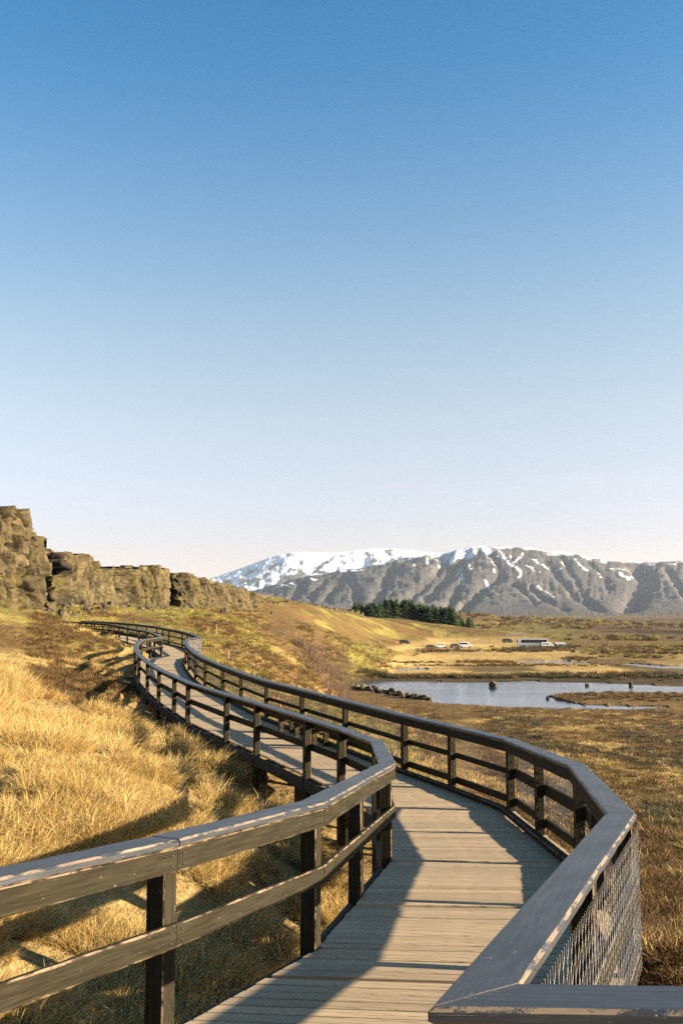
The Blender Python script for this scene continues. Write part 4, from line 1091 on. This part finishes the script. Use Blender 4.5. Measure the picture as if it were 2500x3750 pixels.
# ------------------------------------------------------------------ vehicles
WHITE_P = plain('white_paint', (0.60, 0.60, 0.59), 0.35, 0.5); DARK_P = plain('dark_paint', (0.035, 0.035, 0.03), 0.3, 0.5)
GLASS_D = plain('tinted_glass', (0.015, 0.018, 0.02), 0.08, 0.6); TYRE = plain('rubber', (0.015, 0.015, 0.015), 0.8); RIM = plain('wheel_rim', (0.35, 0.35, 0.36), 0.4, 0.5, 0.6)
LAMP_R = plain('lamp_red', (0.35, 0.02, 0.015), 0.3); LAMP_W = plain('lamp_clear', (0.7, 0.7, 0.65), 0.2, 0.6); TRIM = plain('black_trim', (0.02, 0.02, 0.02), 0.6)

def prism(name, prof, w, mat, parent, taper=1.0, zt=None):
    """extrude a side profile (x, z) across the width; taper narrows points above zt"""
    n = len(prof); V = []
    for s_ in (-1, 1):
        for (x_, z_) in prof:
            k = taper if (zt is not None and z_ > zt) else 1.0
            V.append((x_, s_ * w / 2 * k, z_))
    Fs = [(i, (i + 1) % n, n + (i + 1) % n, n + i) for i in range(n)]
    Fs += [tuple(reversed(range(n))), tuple(range(n, 2 * n))]
    b = bmesh.new(); vs_ = [b.verts.new(v) for v in V]
    for f in Fs: b.faces.new([vs_[i] for i in f])
    bmesh.ops.recalc_face_normals(b, faces=b.faces)
    bmesh.ops.bevel(b, geom=list(b.edges), offset=0.035, segments=2, affect='EDGES', clamp_overlap=True)
    me = bpy.data.meshes.new(name); b.to_mesh(me); b.free(); me.materials.append(mat)
    return obj(name, me, parent)
def box(name, x0, x1, y0, y1, z0, z1, mat, parent, bev=0.01):
    b = bmesh.new(); bmesh.ops.create_cube(b, size=1.0, matrix=Matrix.Translation(((x0 + x1) / 2, (y0 + y1) / 2, (z0 + z1) / 2)) @ Matrix.Diagonal((x1 - x0, y1 - y0, z1 - z0, 1)))
    if bev: bmesh.ops.bevel(b, geom=list(b.edges), offset=bev, segments=1, affect='EDGES')
    me = bpy.data.meshes.new(name); b.to_mesh(me); b.free(); me.materials.append(mat); return obj(name, me, parent)
def cyl_y(name, x_, y_, z_, r, w, mat, parent, seg=20):
    b = bmesh.new(); bmesh.ops.create_cone(b, cap_ends=True, segments=seg, radius1=r, radius2=r, depth=w, matrix=Matrix.Rotation(math.pi / 2, 4, 'X'))
    me = bpy.data.meshes.new(name); b.to_mesh(me); b.free(); me.materials.append(mat)
    o = obj(name, me, parent); o.location = (x_, y_, z_); return o
def wheels(root, xs, w, r):
    for x_ in xs:
        for s_ in (-1, 1):
            t_ = cyl_y('wheel', x_, s_ * (w / 2 - 0.09), r, r, 0.22, TYRE, root)
            cyl_y('rim', 0, s_ * 0.108, 0, r * 0.6, 0.02, RIM, t_)
def put_root(name, px, py, yaw, label, cat):
    a, zr = ray(px, py); d = ZP / zr
    zg = float(ground_z(np.array([a * d]), np.array([d]))[0])
    return tag(empty(name, (a * d, d, zg + 0.02), yaw), label, cat)
def bus(px, py, yaw, label, L=11.5):
    r = put_root('coach', px, py, yaw, label, 'bus'); h = L / 2
    prism('body', [(-h, .38), (h - .1, .38), (h, 1.1), (h - .15, 2.2), (h - .5, 3.15), (h - .9, 3.25), (-h + .2, 3.25), (-h, 3.0)], 2.5, WHITE_P, r)
    box('lower_skirt', -h + .1, h - .3, -1.2, 1.2, .3, .45, TRIM, r)
    for s_ in (-1, 1):
        for k in range(6):
            x0 = -h + .5 + k * (L - 2.0) / 6; box('side_window', x0, x0 + (L - 2.0) / 6 - .08, s_ * 1.25 - .012, s_ * 1.25 + .012, 1.75, 2.85, GLASS_D, r, .004)
        m_ = box('mirror', h - .1, h + .12, s_ * 1.42 - .08, s_ * 1.42 + .08, 2.0, 2.5, TRIM, r)
    box('windscreen', h - .35, h - .02, -1.1, 1.1, 1.4, 2.7, GLASS_D, r); box('rear_window', -h - .012, -h + .012, -1.0, 1.0, 1.9, 2.8, GLASS_D, r, .004)
    for s_ in (-1, 1):
        box('headlight', h - .12, h + .01, s_ * .95 - .15, s_ * .95 + .15, .75, .95, LAMP_W, r); box('tail_light', -h - .02, -h + .02, s_ * 1.1 - .08, s_ * 1.1 + .08, .8, 1.3, LAMP_R, r)
    wheels(r, (-h + 2.9, h - 2.6), 2.5, .5); return r
def van(px, py, yaw, label, L=4.9, H=2.1, paint=WHITE_P, nw=3):
    r = put_root('van', px, py, yaw, label, 'van'); h = L / 2
    prism('body', [(-h, .35), (h, .35), (h, .95), (h - .15, 1.08), (h - .75, 1.2), (h - 1.45, H - .08), (h - 1.7, H), (-h + .15, H), (-h, H - .2)], 1.9, paint, r, .9, 1.3)
    for s_ in (-1, 1):
        for k in range(nw):
            x0 = -h + .3 + k * (L - 2.1) / nw; box('side_window', x0, x0 + (L - 2.1) / nw - .08, s_ * .90 - .03, s_ * .90 + .03, 1.22, H - .3, GLASS_D, r, .004)
        box('headlight', h - .08, h + .012, s_ * .7 - .14, s_ * .7 + .14, .72, .9, LAMP_W, r); box('tail_light', -h - .02, -h + .02, s_ * .85 - .06, s_ * .85 + .06, .8, 1.2, LAMP_R, r)
        box('mirror', h - 1.25, h - 1.1, s_ * 1.03 - .08, s_ * 1.03 + .08, 1.2, 1.4, TRIM, r)
    ws = box('windscreen', -.02, .02, -.78, .78, -.42, .42, GLASS_D, r, .004); ws.location = (h - 1.07, 0, 1.62); ws.rotation_euler = (0, -.68, 0)
    box('bumper', h - .05, h + .06, -.9, .9, .35, .6, TRIM, r); box('rear_window', -h - .015, -h + .015, -.7, .7, 1.25, H - .3, GLASS_D, r, .004)
    wheels(r, (-h + .9, h - .95), 1.9, .34); return r
def car(px, py, yaw, label, paint, L=4.2, H=1.48):
    r = put_root('parked_car', px, py, yaw, label, 'car'); h = L / 2
    prism('body', [(-h, .3), (h, .3), (h + .02, .6), (h - .1, .78), (h - 1.1, .92), (-h + .25, .95), (-h, .8)], 1.75, paint, r)
    prism('cabin', [(-h + .2, .9), (h - 1.05, .9), (h - 1.75, H - .04), (h - 2.0, H), (-h + .75, H), (-h + .5, H - .08)], 1.62, paint, r, .84, 1.2)
    for s_ in (-1, 1):
        for x0, x1 in ((-h + .75, -.15), (-.08, h - 1.55)): box('side_window', x0, x1, s_ * .735 - .055, s_ * .735 + .055, .98, H - .14, GLASS_D, r, .004)
        box('headlight', h - .1, h + .03, s_ * .62 - .15, s_ * .62 + .15, .58, .72, LAMP_W, r); box('tail_light', -h - .02, -h + .04, s_ * .7 - .12, s_ * .7 + .12, .65, .82, LAMP_R, r)
        box('mirror', h - 1.45, h - 1.33, s_ * .93 - .07, s_ * .93 + .07, .93, 1.05, TRIM, r)
    ws = box('windscreen', -.02, .02, -.66, .66, -.36, .36, GLASS_D, r, .004); ws.location = (h - 1.37, 0, 1.2); ws.rotation_euler = (0, -.88, 0)
    wheels(r, (-h + .8, h - .8), 1.75, .31); return r
bus(1948, 2372, math.pi * 0.97, 'long white coach with dark windows parked behind the dark shrubs')
van(2002, 2373, 0.12, 'white van parked in front of the front end of the coach', 5.0, 1.95)
van(1704, 2373, 0.05, 'white minibus parked alone on the golden meadow', 4.9, 2.15, WHITE_P, 3)
car(1668, 2374, 0.3, 'dark car parked at the tail of the white minibus', DARK_P, 4.0, 1.6)
car(1614, 2374, 0.1, 'small white car parked on the meadow left of the minibus', WHITE_P)
car(1578, 2377, 0.2, 'dark low car half hidden by scrub left of the white car', DARK_P, 4.0, 1.4)
van(1481, 2368, 0.1, 'dark van parked at the foot of the hill near the plantation', 4.2, 1.9, DARK_P)
van(1858, 2351, 0.1, 'dark van parked by the gravel road behind the coach', 4.6, 2.0, DARK_P)

# low shed right of the coach
SHED_R = plain('grey_sheet_roof', (0.33, 0.32, 0.31), 0.6); SHED_W = plain('shed_board', (0.22, 0.18, 0.14), 0.8)
r = put_root('shed', 2048, 2370, 0.1, 'low shed with a pale grey roof beyond the shrubs right of the coach', 'shed')
box('wall', -1.8, 1.8, -1.2, 1.2, 0, 1.1, SHED_W, r); box('door', -.4, .4, -1.23, -1.19, .05, 1.0, TRIM, r)
for s_ in (-1, 1):
    o = box('roof_slope', -2.0, 2.0, -.85, .85, -.03, .03, SHED_R, r); o.location = (0, s_ * .68, 1.38); o.rotation_euler = (-s_ * .42, 0, 0)
# gravel road behind the meadow
def strip(name, pix, w, mat, dz=0.12):
    P = np.array([on_plain(*ray(*p)) for p in pix]); s_ = np.concatenate([[0], np.cumsum(np.hypot(*np.diff(P, axis=0).T))]); q = np.linspace(0, s_[-1], 60)
    X = np.interp(q, s_, P[:, 0]); Y = np.interp(q, s_, P[:, 1]); tx = np.gradient(X); ty = np.gradient(Y); l = np.hypot(tx, ty); nx = -ty / l * w / 2; ny = tx / l * w / 2
    V = []
    for k in (-1, -.5, 0, .5, 1): V.append(np.stack([X + nx * k, Y + ny * k, ground_z(X + nx * k, Y + ny * k) + dz], 1))
    return tag(obj(name, mesh_np(name, np.concatenate(V), grid_faces(5, 60), mat, True)), kind='structure')
GRAVEL = M('gravel', 0.95, 0.1); GRAVEL.color(GRAVEL.ramp(GRAVEL.noise(GRAVEL.world(), 1.5, 5, .7), [(0.3, (0.10, 0.09, 0.075)), (0.7, (0.19, 0.165, 0.135))])); GRAVEL = GRAVEL.m
strip('gravel_road', [(1860, 2340), (1920, 2337), (1965, 2333), (1985, 2327), (2080, 2325)], 5, GRAVEL)

# ------------------------------------------------------------------ thin marker stakes on the hillside
STAKE = plain('pale_stake_wood', (0.55, 0.42, 0.25), 0.7)
for (px, py, d, hgt, lab) in ((793, 2313, 95, 1.5, 'tall thin pale stake on the brown slope below the last crag'), (838, 2398, 66, 0.75, 'short thin pale stake on the mossy slope right of the railing corner')):
    a, _ = ray(px, py); x_, y_ = a * d, d; zg = float(ground_z(np.array([x_]), np.array([y_]))[0])
    o = local_board('marker_stake', -.035, .035, -.035, .035, -.2, hgt, STAKE, None, .008, 77); o.location = (x_, y_, zg); tag(o, lab, 'stake')

# ------------------------------------------------------------------ air between here and the mountains
hz_m = bpy.data.materials.new('air'); hz_m.use_nodes = True; hn = hz_m.node_tree
for n_ in list(hn.nodes):
    if n_.type == 'BSDF_PRINCIPLED': hn.nodes.remove(n_)
pv = hn.nodes.new('ShaderNodeVolumePrincipled'); pv.inputs['Color'].default_value = (0.72, 0.85, 1.0, 1); pv.inputs['Density'].default_value = 2.0e-5; pv.inputs['Anisotropy'].default_value = 0.2
hn.links.new(pv.outputs[0], hn.nodes['Material Output'].inputs['Volume'])
hb = bmesh.new(); bmesh.ops.create_cube(hb, size=1.0, matrix=Matrix.Translation((0, 0, 430)) @ Matrix.Diagonal((54000, 54000, 960, 1)))
hme = bpy.data.meshes.new('haze'); hb.to_mesh(hme); hb.free(); hme.materials.append(hz_m)
tag(obj('haze', hme), 'thin blue air over the whole plain', 'haze', kind='stuff')
